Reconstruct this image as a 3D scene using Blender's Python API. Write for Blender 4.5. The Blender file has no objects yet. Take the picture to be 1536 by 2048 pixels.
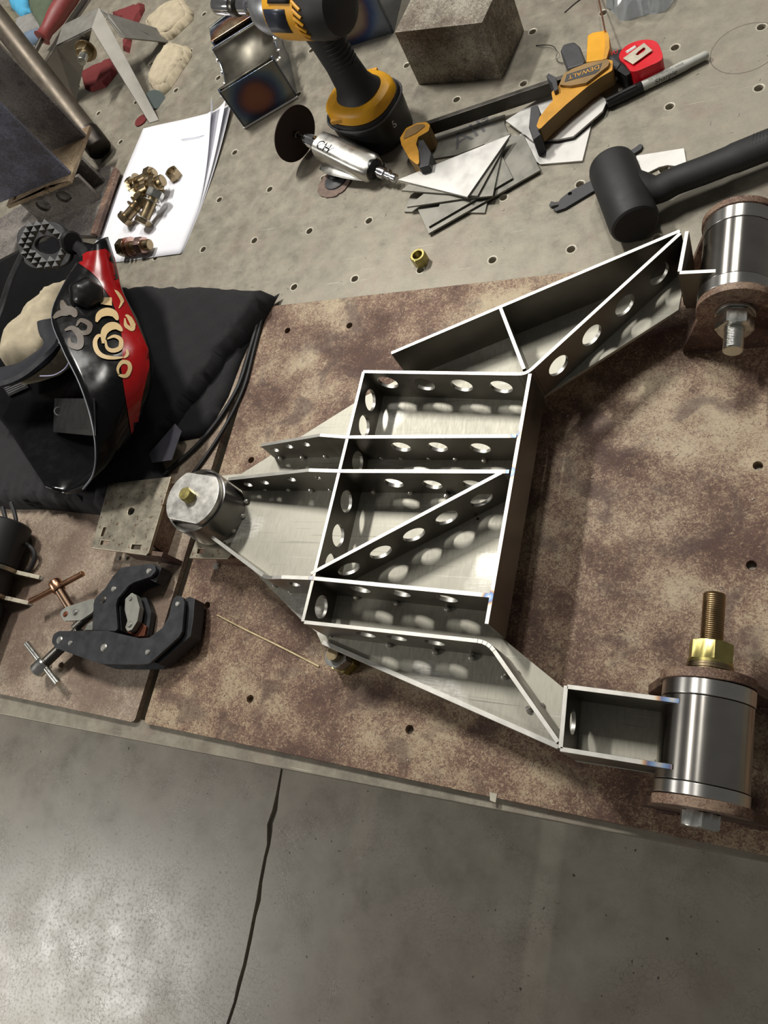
import bpy, bmesh, math, random
from mathutils import Vector, Matrix
from mathutils.geometry import delaunay_2d_cdt

random.seed(7)
scene = bpy.context.scene
COL = scene.collection
PI = math.pi

# ---------------------------------------------------------------- camera
# World: table top is z = 0, x / y follow its hole grid, hole (0,0) is the origin; lengths in mm until linked.
CAM = Vector((662.43, -674.46, 784.9))
ROT = Matrix(((0.88784695, 0.18893571, -0.4195606),
              (0.01380745, -0.9223416, -0.38612864),
              (-0.45993168, 0.33703007, -0.82150689)))      # rows: right, down, forward
FPX = 1613.9
cam_data = bpy.data.cameras.new('camera')
cam = bpy.data.objects.new('camera', cam_data)
COL.objects.link(cam)
r, d, f = ROT[0], ROT[1], ROT[2]
cam.matrix_world = Matrix(((r[0], -d[0], -f[0], CAM[0] * .001), (r[1], -d[1], -f[1], CAM[1] * .001),
                           (r[2], -d[2], -f[2], CAM[2] * .001), (0, 0, 0, 1)))
cam_data.sensor_fit = 'VERTICAL'
cam_data.sensor_height = 36.0
cam_data.lens = FPX / 2048 * 36.0
cam_data.clip_start = 0.02
scene.camera = cam

# ---------------------------------------------------------------- light
world = bpy.data.worlds.new('workshop_air')
scene.world = world
world.use_nodes = True
world.node_tree.nodes['Background'].inputs[0].default_value = (1.0, 0.97, 0.92, 1)
world.node_tree.nodes['Background'].inputs[1].default_value = 0.095


def ceiling_or_fill_lamp(loc, size, power, rot=(0, 0, 0), col=(1, 0.97, 0.91)):
    l = bpy.data.lights.new('ceiling_or_fill_lamp', 'AREA')
    l.shape = 'RECTANGLE'
    l.size, l.size_y = size
    l.energy = power
    l.color = col
    o = bpy.data.objects.new('ceiling_or_fill_lamp', l)
    o.location = loc
    o.rotation_euler = rot
    COL.objects.link(o)


ceiling_or_fill_lamp((-0.75, 0.85, 2.3), (0.12, 0.5), 48)
ceiling_or_fill_lamp((0.30, 0.85, 2.3), (0.12, 0.5), 17.5)
ceiling_or_fill_lamp((-3.6, -2.0, 2.2), (1.4, 0.8), 118)
ceiling_or_fill_lamp((0.6, 2.4, 2.3), (0.12, 0.6), 14)  # added far back lamp, put in for highlights on the objects

scene.view_settings.view_transform = 'Standard'
scene.view_settings.look = 'None'
scene.view_settings.gamma = 1.0
scene.view_settings.use_curve_mapping = False
scene.view_settings.exposure = 0.18


# ---------------------------------------------------------------- helpers
def at(px, py, z=0.0):
    """Point at height z (mm) seen at a pixel of the 1536 x 2048 photograph: survey of the table, used for plan positions."""
    v = Vector(((px - 768) / FPX, (py - 1024) / FPX, 1.0))
    dd = Vector((ROT[0][i] * v[0] + ROT[1][i] * v[1] + ROT[2][i] * v[2] for i in range(3)))
    return CAM + dd * ((z - CAM[2]) / dd[2])


def lin(c):
    return tuple(((x / 255) / 12.92 if x / 255 <= .04045 else ((x / 255 + .055) / 1.055) ** 2.4) for x in c) + (1.0,)


class G:
    """collects verts and faces in mm"""

    def __init__(self):
        self.v, self.f = [], []

    def add(self, vs, fs, M=None):
        n = len(self.v)
        for p in vs:
            p = Vector(p)
            self.v.append(M @ p if M is not None else p)
        self.f += [tuple(i + n for i in q) for q in fs]
        return self

    def box(self, c, s, M=None):
        x, y, z = (k / 2 for k in s)
        vs = [Vector(c) + Vector((a * x, b * y, e * z)) for a in (-1, 1) for b in (-1, 1) for e in (-1, 1)]
        return self.add(vs, [(0, 1, 3, 2), (4, 6, 7, 5), (0, 4, 5, 1), (2, 3, 7, 6), (0, 2, 6, 4), (1, 5, 7, 3)], M)

    def lathe(self, prof, M=None, seg=32, a0=0.0, a1=2 * PI, sx=1.0, sy=1.0):
        """prof: (radius, height) from bottom to top, capped"""
        vs, fs = [], []
        for rr, h in prof:
            for k in range(seg):
                a = a0 + (a1 - a0) * k / seg
                vs.append((rr * math.cos(a) * sx, rr * math.sin(a) * sy, h))
        m = len(prof)
        for i in range(m - 1):
            for k in range(seg):
                k2 = (k + 1) % seg
                fs.append((i * seg + k, i * seg + k2, (i + 1) * seg + k2, (i + 1) * seg + k))
        fs.append(tuple(range(seg))[::-1])
        fs.append(tuple((m - 1) * seg + k for k in range(seg)))
        return self.add(vs, fs, M)

    def ring(self, r0, r1, z0, z1, M=None, seg=32):
        """tube with a bore"""
        vs, fs = [], []
        for rr, h in ((r1, z0), (r1, z1), (r0, z1), (r0, z0)):
            for k in range(seg):
                a = 2 * PI * k / seg
                vs.append((rr * math.cos(a), rr * math.sin(a), h))
        for i in range(4):
            j = (i + 1) % 4
            for k in range(seg):
                k2 = (k + 1) % seg
                fs.append((i * seg + k, i * seg + k2, j * seg + k2, j * seg + k))
        return self.add(vs, fs, M)

    def rod(self, a, b, r0, r1=None, seg=16):
        a, b = Vector(a), Vector(b)
        return self.lathe([(r0, 0), (r0 if r1 is None else r1, (b - a).length)], axis_m(a, b), seg)

    def sweep(self, pts, rad, seg=8, flat=1.0, up=None):
        """tube along points; rad number or list; flat squeezes it across"""
        pts = [Vector(p) for p in pts]
        n = len(pts)
        vs, fs = [], []
        u = None
        for i, p in enumerate(pts):
            t = (pts[min(i + 1, n - 1)] - pts[max(i - 1, 0)]).normalized()
            if u is None or up is not None:
                ref = Vector(up) if up is not None else (Vector((0, 0, 1)) if abs(t.z) < .9 else Vector((1, 0, 0)))
                u = t.cross(ref).normalized()
            else:
                u = (u - t * u.dot(t)).normalized()
            w = u.cross(t).normalized()
            rr = rad[i] if isinstance(rad, (list, tuple)) else rad
            for k in range(seg):
                a = 2 * PI * k / seg
                vs.append(p + u * (rr * math.cos(a)) + w * (rr * flat * math.sin(a)))
        for i in range(n - 1):
            for k in range(seg):
                k2 = (k + 1) % seg
                fs.append((i * seg + k, i * seg + k2, (i + 1) * seg + k2, (i + 1) * seg + k))
        fs.append(tuple(range(seg))[::-1])
        fs.append(tuple((n - 1) * seg + k for k in range(seg)))
        return self.add(vs, fs)

    def loft(self, rings, cap=True, close=True):
        n = len(rings[0])
        vs = [p for rg in rings for p in rg]
        fs = []
        for i in range(len(rings) - 1):
            for k in range(n if close else n - 1):
                k2 = (k + 1) % n
                fs.append((i * n + k, i * n + k2, (i + 1) * n + k2, (i + 1) * n + k))
        if cap and close:
            fs.append(tuple(range(n))[::-1])
            fs.append(tuple((len(rings) - 1) * n + k for k in range(n)))
        return self.add(vs, fs)

    def prism(self, out, z0, z1, holes=(), M=None, ends=None):
        """flat plate: outline with holes in local xy, from z0 to z1. ends(u, v, side) may move a vertex."""
        loops = [list(out)] + [list(h) for h in holes]
        if area2(loops[0]) < 0:
            loops[0].reverse()
        for h in loops[1:]:
            if area2(h) > 0:
                h.reverse()
        vs2 = [Vector((p[0], p[1])) for lp in loops for p in lp]
        if len(loops) == 1 and convex(loops[0]):
            tri = [tuple(range(len(vs2)))]
        else:
            edges, n = [], 0
            for lp in loops:
                edges += [(n + i, n + (i + 1) % len(lp)) for i in range(len(lp))]
                n += len(lp)
            ov, oe, of, o1, o2, o3 = delaunay_2d_cdt(vs2, edges, [], 0, 1e-7)
            back = {i: (src[0] if src else None) for i, src in enumerate(o1)}
            tri = []
            for t in of:
                c = sum((Vector(ov[i]) for i in t), Vector((0, 0))) / len(t)
                if sum(inside(c, lp) for lp in loops) % 2 == 1 and all(back[i] is not None for i in t):
                    tri.append(tuple(back[i] for i in t))
        n = len(vs2)
        vs = []
        for z in (z0, z1):
            for p in vs2:
                vs.append(ends(p[0], p[1], z) if ends else (p[0], p[1], z))
        fs = []
        for t in tri:
            ar = area2([vs2[i] for i in t])
            if ar < 0:
                t = t[::-1]
            fs.append(tuple(i + n for i in t))
            fs.append(tuple(t[::-1]))
        k = 0
        for lp in loops:
            m = len(lp)
            for i in range(m):
                j = (i + 1) % m
                fs.append((k + i, k + j, n + k + j, n + k + i))
            k += m
        return self.add(vs, fs, M)


def area2(lp):
    return sum(lp[i][0] * lp[(i + 1) % len(lp)][1] - lp[(i + 1) % len(lp)][0] * lp[i][1] for i in range(len(lp))) / 2


def convex(lp):
    s = 0
    for i in range(len(lp)):
        a, b, c = lp[i - 1], lp[i], lp[(i + 1) % len(lp)]
        k = (b[0] - a[0]) * (c[1] - b[1]) - (b[1] - a[1]) * (c[0] - b[0])
        if abs(k) < 1e-9:
            continue
        if s and (k > 0) != (s > 0):
            return False
        s = k
    return True


def inside(p, lp):
    c = False
    j = len(lp) - 1
    for i in range(len(lp)):
        if (lp[i][1] > p[1]) != (lp[j][1] > p[1]) and p[0] < (lp[j][0] - lp[i][0]) * (p[1] - lp[i][1]) / (lp[j][1] - lp[i][1]) + lp[i][0]:
            c = not c
        j = i
    return c


def axis_m(a, b, xdir=None):
    """matrix whose z runs from a to b"""
    a, b = Vector(a), Vector(b)
    z = (b - a).normalized()
    ref = Vector(xdir) if xdir is not None else (Vector((0, 0, 1)) if abs(z.z) < .9 else Vector((1, 0, 0)))
    y = z.cross(ref).normalized()
    x = y.cross(z)
    return Matrix(((x[0], y[0], z[0], a[0]), (x[1], y[1], z[1], a[1]), (x[2], y[2], z[2], a[2]), (0, 0, 0, 1)))


def frame(o, x, y):
    """matrix from origin, x direction and y direction (y made square to x)"""
    o, x, y = Vector(o), Vector(x).normalized(), Vector(y)
    y = (y - x * y.dot(x)).normalized()
    z = x.cross(y)
    return Matrix(((x[0], y[0], z[0], o[0]), (x[1], y[1], z[1], o[1]), (x[2], y[2], z[2], o[2]), (0, 0, 0, 1)))


def circle(cx, cy, rx, n=20, ry=None, a0=0.0):
    ry = rx if ry is None else ry
    return [(cx + rx * math.cos(a0 + 2 * PI * k / n), cy + ry * math.sin(a0 + 2 * PI * k / n)) for k in range(n)]


def rrect(x0, y0, x1, y1, rad, n=4):
    pts = []
    for cx, cy, a in ((x1 - rad, y1 - rad, 0), (x0 + rad, y1 - rad, PI / 2), (x0 + rad, y0 + rad, PI), (x1 - rad, y0 + rad, 1.5 * PI)):
        pts += [(cx + rad * math.cos(a + PI / 2 * k / n), cy + rad * math.sin(a + PI / 2 * k / n)) for k in range(n + 1)]
    return pts


def rounded(pts, rad, n=5):
    """round every corner of a closed 2-D outline; rad may be a list"""
    out = []
    m = len(pts)
    for i in range(m):
        p, a, b = Vector(pts[i][:2]), Vector(pts[i - 1][:2]), Vector(pts[(i + 1) % m][:2])
        rr = rad[i] if isinstance(rad, (list, tuple)) else rad
        u, w = (a - p), (b - p)
        lu, lw = u.length, w.length
        u.normalize()
        w.normalize()
        ang = math.acos(max(-1, min(1, u.dot(w))))
        if rr <= 0 or ang > PI - .02:
            out.append((p.x, p.y))
            continue
        t = min(rr / math.tan(ang / 2), lu * .48, lw * .48)
        s, e = p + u * t, p + w * t
        for k in range(n + 1):
            q = k / n
            z = s * (1 - q) ** 2 + p * (2 * q * (1 - q)) + e * q * q
            out.append((z.x, z.y))
    return out


def spline(pts, n=6, close=False):
    pts = [Vector(p) for p in pts]
    m = len(pts)
    out = []
    for i in range(m if close else m - 1):
        if close:
            p0, p1, p2, p3 = pts[i - 1], pts[i], pts[(i + 1) % m], pts[(i + 2) % m]
        else:
            p0, p1, p2, p3 = pts[max(i - 1, 0)], pts[i], pts[i + 1], pts[min(i + 2, m - 1)]
        for k in range(n):
            t = k / n
            out.append(.5 * ((2 * p1) + (p2 - p0) * t + (2 * p0 - 5 * p1 + 4 * p2 - p3) * t * t + (3 * p1 - p0 - 3 * p2 + p3) * t ** 3))
    if not close:
        out.append(pts[-1])
    return out


def link(name, g, mat, parent=None, origin=(0, 0, 0), bevel=0.0, sharp=32, seg=2, sub=0, solid=0.0, worn=None):
    """one mesh object from a G (mm) with its origin at a point (mm)"""
    o3 = Vector(origin)
    me = bpy.data.meshes.new(name)
    me.from_pydata([tuple((Vector(p) - o3) * .001) for p in g.v], [], g.f)
    bm = bmesh.new()
    bm.from_mesh(me)
    bmesh.ops.recalc_face_normals(bm, faces=bm.faces)
    bm.to_mesh(me)
    bm.free()
    me.polygons.foreach_set('use_smooth', [True] * len(me.polygons))
    if sub == 0:
        me.set_sharp_from_angle(angle=math.radians(sharp))
    me.materials.append(mat)
    o = bpy.data.objects.new(name, me)
    COL.objects.link(o)
    if parent is None:
        o.location = o3 * .001
    else:
        o.parent = parent
    if solid:
        md = o.modifiers.new('thickness', 'SOLIDIFY')
        md.thickness = solid * .001
        md.offset = 0
    if bevel:
        md = o.modifiers.new('edge', 'BEVEL')
        md.width = bevel * .001
        md.segments = seg
        md.limit_method = 'ANGLE'
        md.angle_limit = math.radians(40)
        md.harden_normals = True
        if worn:            # rubbed bright along the edges
            me.materials.append(worn)
            md.material = 1
    if sub:
        md = o.modifiers.new('smooth', 'SUBSURF')
        md.levels = md.render_levels = sub
    return o


class Thing:
    """an Empty at the base of a thing; parts are given in world mm and hang under it"""

    def __init__(self, name, label, cat, loc, group=None, kind=None):
        self.o = bpy.data.objects.new(name, None)
        COL.objects.link(self.o)
        self.o.empty_display_size = .01
        self.loc = Vector(loc)
        self.o.location = self.loc * .001
        tag(self.o, label, cat, group, kind)

    def part(self, name, g, mat, under=None, label=None, **kw):
        o = link(name, g, mat, under or self.o, self.loc, **kw)
        if label:
            o['label'] = label
        return o


def tag(o, label=None, cat=None, group=None, kind=None):
    if label:
        o['label'] = label
    if cat:
        o['category'] = cat
    if group:
        o['group'] = group
    if kind:
        o['kind'] = kind
    return o


def solo(name, label, cat, g, mat, loc, group=None, kind=None, **kw):
    return tag(link(name, g, mat, None, loc, **kw), label, cat, group, kind)


def share(src, name, parent, loc):
    """another object with the same mesh, at loc (mm, relative to its parent)"""
    o = bpy.data.objects.new(name, src.data)
    COL.objects.link(o)
    o.parent = parent
    o.location = Vector(loc) * .001
    return o


# ---------------------------------------------------------------- materials
class NT:
    def __init__(self, name):
        self.m = bpy.data.materials.new(name)
        self.m.use_nodes = True
        self.t = self.m.node_tree
        self.b = self.t.nodes['Principled BSDF']
        self.tc = self.t.nodes.new('ShaderNodeTexCoord')

    def n(self, kind, **kw):
        nd = self.t.nodes.new('ShaderNode' + kind)
        for k, v in kw.items():
            setattr(nd, k, v)
        return nd

    def l(self, a, b):
        self.t.links.new(a, b)

    def coord(self, stretch=(1, 1, 1), rot=(0, 0, 0), off=(0, 0, 0)):
        mp = self.n('Mapping')
        self.l(self.tc.outputs['Object'], mp.inputs[0])
        mp.inputs['Scale'].default_value = stretch
        mp.inputs['Rotation'].default_value = rot
        mp.inputs['Location'].default_value = off
        return mp.outputs[0]

    def noise(self, scale, detail=4, rough=.55, co=None, dist=0.0):
        nd = self.n('TexNoise')
        nd.inputs['Scale'].default_value = scale
        nd.inputs['Detail'].default_value = detail
        nd.inputs['Roughness'].default_value = rough
        nd.inputs['Distortion'].default_value = dist
        self.l(co or self.coord(), nd.inputs['Vector'])
        return nd.outputs[0]

    def ramp(self, src, stops, mode='LINEAR'):
        nd = self.n('ValToRGB')
        nd.color_ramp.interpolation = mode
        e = nd.color_ramp.elements
        while len(e) < len(stops):
            e.new(.5)
        for el, (p, c) in zip(e, stops):
            el.position = p
            el.color = c if len(c) == 4 else lin(c)
        self.l(src, nd.inputs[0])
        return nd.outputs[0]

    def val(self, src, a, b, lo=0.0, hi=1.0):
        nd = self.n('MapRange')
        nd.clamp = True
        for i, x in enumerate((a, b, lo, hi)):
            nd.inputs[i + 1].default_value = x
        self.l(src, nd.inputs[0])
        return nd.outputs[0]

    def math(self, op, a, b=None):
        nd = self.n('Math', operation=op)
        for i, x in enumerate((a, b)):
            if x is None:
                continue
            if isinstance(x, (int, float)):
                nd.inputs[i].default_value = x
            else:
                self.l(x, nd.inputs[i])
        return nd.outputs[0]

    def mix(self, fac, a, b, blend='MIX'):
        nd = self.n('Mix', data_type='RGBA', blend_type=blend)
        for s, x in ((nd.inputs[0], fac), (nd.inputs[6], a), (nd.inputs[7], b)):
            if isinstance(x, (int, float)):
                s.default_value = x
            elif isinstance(x, tuple):
                s.default_value = x if len(x) == 4 else lin(x)
            else:
                self.l(x, s)
        return nd.outputs[2]

    def out(self, col=None, rough=None, metal=None, bump=None, dist=.0005, strength=.4, **kw):
        for nm, x in (('Base Color', col), ('Roughness', rough), ('Metallic', metal)):
            if x is None:
                continue
            if isinstance(x, (int, float)):
                self.b.inputs[nm].default_value = x
            elif isinstance(x, tuple):
                self.b.inputs[nm].default_value = x if len(x) == 4 else lin(x)
            else:
                self.l(x, self.b.inputs[nm])
        if bump is not None:
            bp = self.n('Bump')
            bp.inputs['Strength'].default_value = strength
            bp.inputs['Distance'].default_value = dist
            self.l(bump, bp.inputs['Height'])
            self.l(bp.outputs[0], self.b.inputs['Normal'])
        for k, v in kw.items():
            self.b.inputs[k.replace('_', ' ')].default_value = v
        return self.m


def plain(name, col, rough=.5, metal=0.0, var=.12, scale=60, bump=0.0, **kw):
    """one colour, mottled a little"""
    t = NT(name)
    nz = t.noise(scale, 5)
    c = lin(col)
    lo = tuple(x * (1 - var) for x in c[:3]) + (1,)
    hi = tuple(min(1, x * (1 + var)) for x in c[:3]) + (1,)
    colr = t.ramp(nz, [(.3, lo), (.7, hi)])
    ro = t.val(nz, .3, .7, max(0.02, rough - .06), min(1, rough + .06))
    return t.out(colr, ro, metal, nz if bump else None, bump or .0005, **kw)


def brushed(name, col, rough=.3, stretch=(1, 30, 1), scale=40, var=.15, metal=1.0, spots=0.0, spot_col=(90, 70, 55)):
    t = NT(name)
    nz = t.noise(scale, 4, .6, t.coord(stretch))
    big = t.noise(14, 3)
    c = lin(col)
    lo = tuple(x * (1 - var) for x in c[:3]) + (1,)
    hi = tuple(min(1, x * (1 + var)) for x in c[:3]) + (1,)
    colr = t.ramp(nz, [(.3, lo), (.7, hi)])
    colr = t.mix(t.val(big, .4, .7, 0, .35), colr, tuple(x * .75 for x in c[:3]) + (1,))
    if spots:
        sp = t.noise(180, 4)
        colr = t.mix(t.val(sp, .62 - spots * .1, .66, 0, .8), colr, spot_col)
    ro = t.math('ADD', t.val(nz, .3, .7, rough - .06, rough + .08), t.val(big, .4, .7, 0, .08))
    return t.out(colr, ro, metal, nz, .0001, .25)


def m_table():
    t = NT('table_steel')
    big, mid, fine = t.noise(5, 4), t.noise(42, 8, .7), t.noise(420, 5, .7)
    col = t.ramp(mid, [(.26, (122, 117, 105)), (.5, (142, 136, 122)), (.74, (158, 152, 136))])
    col = t.mix(t.val(big, .48, .7, 0, .35), col, (140, 128, 116))
    pink = t.noise(16, 5, .6, t.coord(off=(3, 7, 0)))
    col = t.mix(t.val(pink, .53, .7, 0, .34), col, (138, 116, 105))
    green = t.noise(11, 4, .6, t.coord(off=(9, 1, 0)))
    col = t.mix(t.val(green, .54, .72, 0, .4), col, (124, 124, 110))
    col = t.mix(t.val(fine, .56, .72, 0, .45), col, (96, 88, 78))
    spk = t.noise(900, 2)
    col = t.mix(t.val(spk, .66, .72, 0, .5), col, (190, 185, 170))
    for k, ang in enumerate((.5, -.35, 1.3)):
        sc = t.noise(9, 2, .5, t.coord((1.2, 60, 1), (0, 0, ang), (k * 3.1, k, 0)))
        col = t.mix(t.val(sc, .735, .75, 0, .55), col, (200, 195, 180))
    sp = t.n('SeparateXYZ')
    t.l(t.tc.outputs['Object'], sp.inputs[0])
    sq = []
    for ax in (0, 1):
        k = t.math('DIVIDE', sp.outputs[ax], .1016)
        k = t.math('SUBTRACT', t.math('FRACT', t.math('ADD', k, 20.5)), .5)
        sq.append(t.math('POWER', k, 2))
    rim = t.math('MULTIPLY', t.math('SQRT', t.math('ADD', sq[0], sq[1])), 101.6)
    col = t.mix(t.val(rim, 6.2, 7.4, .75, 0), col, (196, 190, 174))      # burnished rim of every hole
    ro = t.val(mid, .3, .7, .38, .55)
    return t.out(col, ro, .4, fine, .0003, .3)


def m_rust(name, light, tan, dark, black, amount, big_off=(0, 0, 0)):
    t = NT(name)
    big = t.noise(6.5, 5, .6, t.coord(off=big_off))
    mid = t.noise(19, 6, .65, t.coord(off=(2, 5, 1)))
    blot = t.noise(24, 3, .5, t.coord(off=(5, 2, 1)), .6)
    fine = t.noise(300, 6, .74, dist=1.4)
    tone = t.math('ADD', t.math('MULTIPLY', big, .6), t.math('MULTIPLY', mid, .4))
    mask = t.math('ADD', fine, t.math('MULTIPLY', t.math('SUBTRACT', tone, .5), .95))
    col = t.ramp(mask, [(.40, light), (.475, tan), (.53, dark), (.66, black)])
    soft = t.ramp(tone, [(.38, light), (.49, tan), (.58, dark)])
    col = t.mix(.24, col, soft)
    col = t.mix(t.val(blot, .57 - amount, .68 - amount, 0, .6), col, black)
    spk = t.noise(620, 3, .6)
    col = t.mix(t.val(spk, .61, .68, 0, .6), col, black)
    ro = t.val(tone, .4, .6, .5, .7)
    return t.out(col, ro, .12, fine, .0004, .35)


def m_floor():
    t = NT('concrete_floor')
    big, mid, fine = t.noise(1.6, 4), t.noise(9, 7, .62), t.noise(130, 6, .7)
    col = t.ramp(mid, [(.3, (130, 125, 113)), (.5, (150, 145, 132)), (.7, (163, 157, 143))])
    col = t.mix(t.val(big, .42, .62, 0, .5), col, (150, 136, 127))
    col = t.mix(t.val(fine, .56, .7, 0, .3), col, (112, 106, 97))
    vor = t.n('TexVoronoi', feature='DISTANCE_TO_EDGE')
    vor.inputs['Scale'].default_value = 105
    wob = t.n('Mix', data_type='RGBA', blend_type='ADD')
    wob.inputs[0].default_value = .03
    t.l(t.coord(), wob.inputs[6])
    nz = t.n('TexNoise')
    nz.inputs['Scale'].default_value = 30
    t.l(t.coord(), nz.inputs['Vector'])
    t.l(nz.outputs['Color'], wob.inputs[7])
    t.l(wob.outputs[2], vor.inputs['Vector'])
    crz = t.math('MULTIPLY', t.val(vor.outputs[0], .0, .05, 1, 0), t.val(t.noise(7, 5), .45, .62, 0, .55))
    col = t.mix(crz, col, (96, 88, 78))
    spk = t.noise(75, 2, .4, t.coord(off=(1, 1, 0)))
    col = t.mix(t.val(spk, .735, .75, 0, .8), col, (45, 38, 33))
    ro = t.math('ADD', t.val(mid, .3, .7, .26, .42), t.val(fine, .5, .7, 0, .15))
    return t.out(col, ro, 0, t.math('SUBTRACT', t.math('MULTIPLY', fine, .25), crz), .0005, .25)


def m_tint(name, base, stops, center, radius, rough=.3, dark=False, square=False):
    """bare steel with heat colours around a point given in the part's own metres"""
    t = NT(name)
    nz = t.noise(60, 5)
    c = lin(base)
    col = t.ramp(nz, [(.3, tuple(x * .85 for x in c[:3]) + (1,)), (.7, tuple(min(1, x * 1.12) for x in c[:3]) + (1,))])
    vm = t.n('VectorMath', operation='DISTANCE')
    wob = t.n('Mix', data_type='RGBA', blend_type='ADD')
    wob.inputs[0].default_value = .012
    t.l(t.coord(), wob.inputs[6])
    n2 = t.n('TexNoise')
    n2.inputs['Scale'].default_value = 25
    t.l(t.coord(), n2.inputs['Vector'])
    t.l(n2.outputs['Color'], wob.inputs[7])
    t.l(wob.outputs[2], vm.inputs[0])
    vm.inputs[1].default_value = center
    dn = t.val(vm.outputs['Value'], 0, radius, 0, 1)
    tc = t.ramp(dn, stops)
    fac = t.val(dn, .8, 1, .85, 0)
    col = t.mix(fac, col, tc)
    return t.out(col, t.val(nz, .3, .7, rough - .05, rough + .08), 1.0)


def m_sheet():
    """ground sheet steel: dull, scratched, a few brighter ground patches"""
    t = NT('sheet_steel')
    gr, big = t.noise(70, 5, .6, t.coord((5, 1, 1), (0, 0, .2))), t.noise(11, 5)
    col = t.ramp(gr, [(.3, (160, 157, 145)), (.7, (184, 181, 168))])
    col = t.mix(t.val(big, .45, .7, 0, .4), col, (140, 138, 126))
    for k, ang in enumerate((1.2, .9, -.2)):
        sc = t.noise(7, 2, .5, t.coord((1.0, 90, 1), (0, 0, ang), (k * 2.7, k, 0)))
        col = t.mix(t.val(sc, .70, .715, 0, .5), col, (96, 94, 88) if k < 2 else (206, 204, 196))
    sw = t.noise(90, 3, .6, t.coord((1, 8, 1), (0, 0, -.7), (1, 4, 0)))
    msk = t.val(t.noise(9, 2, .5, t.coord(off=(7, 3, 0))), .60, .66, 0, 1)
    col = t.mix(t.math('MULTIPLY', msk, t.val(sw, .4, .6, .2, .9)), col, (205, 203, 196))
    ro = t.math('SUBTRACT', t.val(gr, .3, .7, .46, .58), t.math('MULTIPLY', msk, .14))
    return t.out(col, ro, .6, gr, .0001, .25)


def m_turned(name, col, rough, axis):
    """lathe-turned steel: grooves run round the axis, so highlights stretch along it"""
    t = NT(name)
    nz = t.noise(30, 4)
    c = lin(col)
    base = t.ramp(nz, [(.3, tuple(x * .85 for x in c[:3]) + (1,)), (.7, tuple(min(1, x * 1.1) for x in c[:3]) + (1,))])
    tg = t.n('Tangent', direction_type='RADIAL', axis=axis)
    t.l(tg.outputs[0], t.b.inputs['Tangent'])
    return t.out(base, rough, 1.0, Anisotropic=.9, Anisotropic_Rotation=.25)


TABLE = m_table()
RUST = m_rust('rusty_plate', (176, 160, 132), (144, 117, 95), (101, 74, 61), (76, 55, 48), .02)
RUST_L = m_rust('worn_plate', (178, 165, 146), (156, 139, 121), (134, 114, 99), (114, 96, 84), -.03, (4, 9, 2))
FLOOR = m_floor()
SHEET = m_sheet()
PLATE = brushed('cut_plate_steel', (132, 128, 121), .34, (1, 1, 1), 40, .08)
def m_edge():
    """bright sheared edges, blued and straw coloured where tack welds heated them"""
    t = NT('bright_edge')
    nz = t.noise(80, 4)
    col = t.ramp(nz, [(.3, (190, 188, 181)), (.7, (212, 210, 203))])
    for px, py, z, rad in ((1345, 1398, 103, 15), (1318, 1529, 103, 15), (1021, 944, 102, 9), (1030, 868, 102, 8), (978, 1194, 102, 9), (700, 874, 102, 5), (684, 942, 102, 5), (622, 1156, 102, 5)):
        c = (at(px, py, z) - Vector((300, -370, 8))) * .001
        vm = t.n('VectorMath', operation='DISTANCE')
        t.l(t.tc.outputs['Object'], vm.inputs[0])
        vm.inputs[1].default_value = c
        dn = t.val(vm.outputs['Value'], 0, rad * .001, 0, 1)
        tint = t.ramp(dn, [(0, (176, 172, 164)), (.3, (96, 132, 178)), (.55, (70, 84, 130)), (.72, (176, 128, 84)), (1, (222, 208, 178))])
        col = t.mix(t.val(dn, .75, 1, .85 if rad > 6 else .35, 0), col, tint)
    return t.out(col, .45, 1.0)


EDGE = m_edge()
TURNED = m_turned('turned_bushing', (176, 172, 166), .26, 'Y')
TURNED_Z = m_turned('turned_cup', (150, 147, 142), .3, 'Z')
COLLAR = brushed('collar_steel', (196, 194, 188), .36, (1, 1, 1), 90, .08)
COLLAR_Y = m_turned('turned_collar', (208, 206, 202), .34, 'Y')
FLANGE = m_rust('rusty_flange', (150, 128, 108), (118, 90, 74), (84, 60, 50), (70, 52, 46), .02)
ZINC = brushed('yellow_zinc', (188, 176, 112), .3, (1, 1, 1), 60, .15)
ZINC_D = brushed('bronze_zinc', (156, 139, 110), .3, (1, 1, 1), 60, .18)
SILVER = brushed('silver_zinc', (206, 206, 200), .24, (1, 1, 1), 60, .1)
THREAD = brushed('bronze_thread', (166, 144, 112), .26, (1, 1, 1), 60, .12)
BEAD = plain('weld_bead', (214, 210, 202), .2, .75)
DARK = plain('dark_gap', (24, 22, 20), .8)
PAPER = plain('paper', (232, 232, 238), .7, 0, .03, 20)
BLACKP = plain('black_plastic', (30, 30, 31), .35, 0, .1)
RUBBER = plain('black_rubber', (34, 34, 35), .6, 0, .12, 40, .0004)
CLOTH = plain('black_cloth', (31, 31, 33), .9, 0, .2, 300, .0003)
YELLOW = plain('yellow_plastic', (222, 160, 24), .45, 0, .12, 30)


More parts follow.
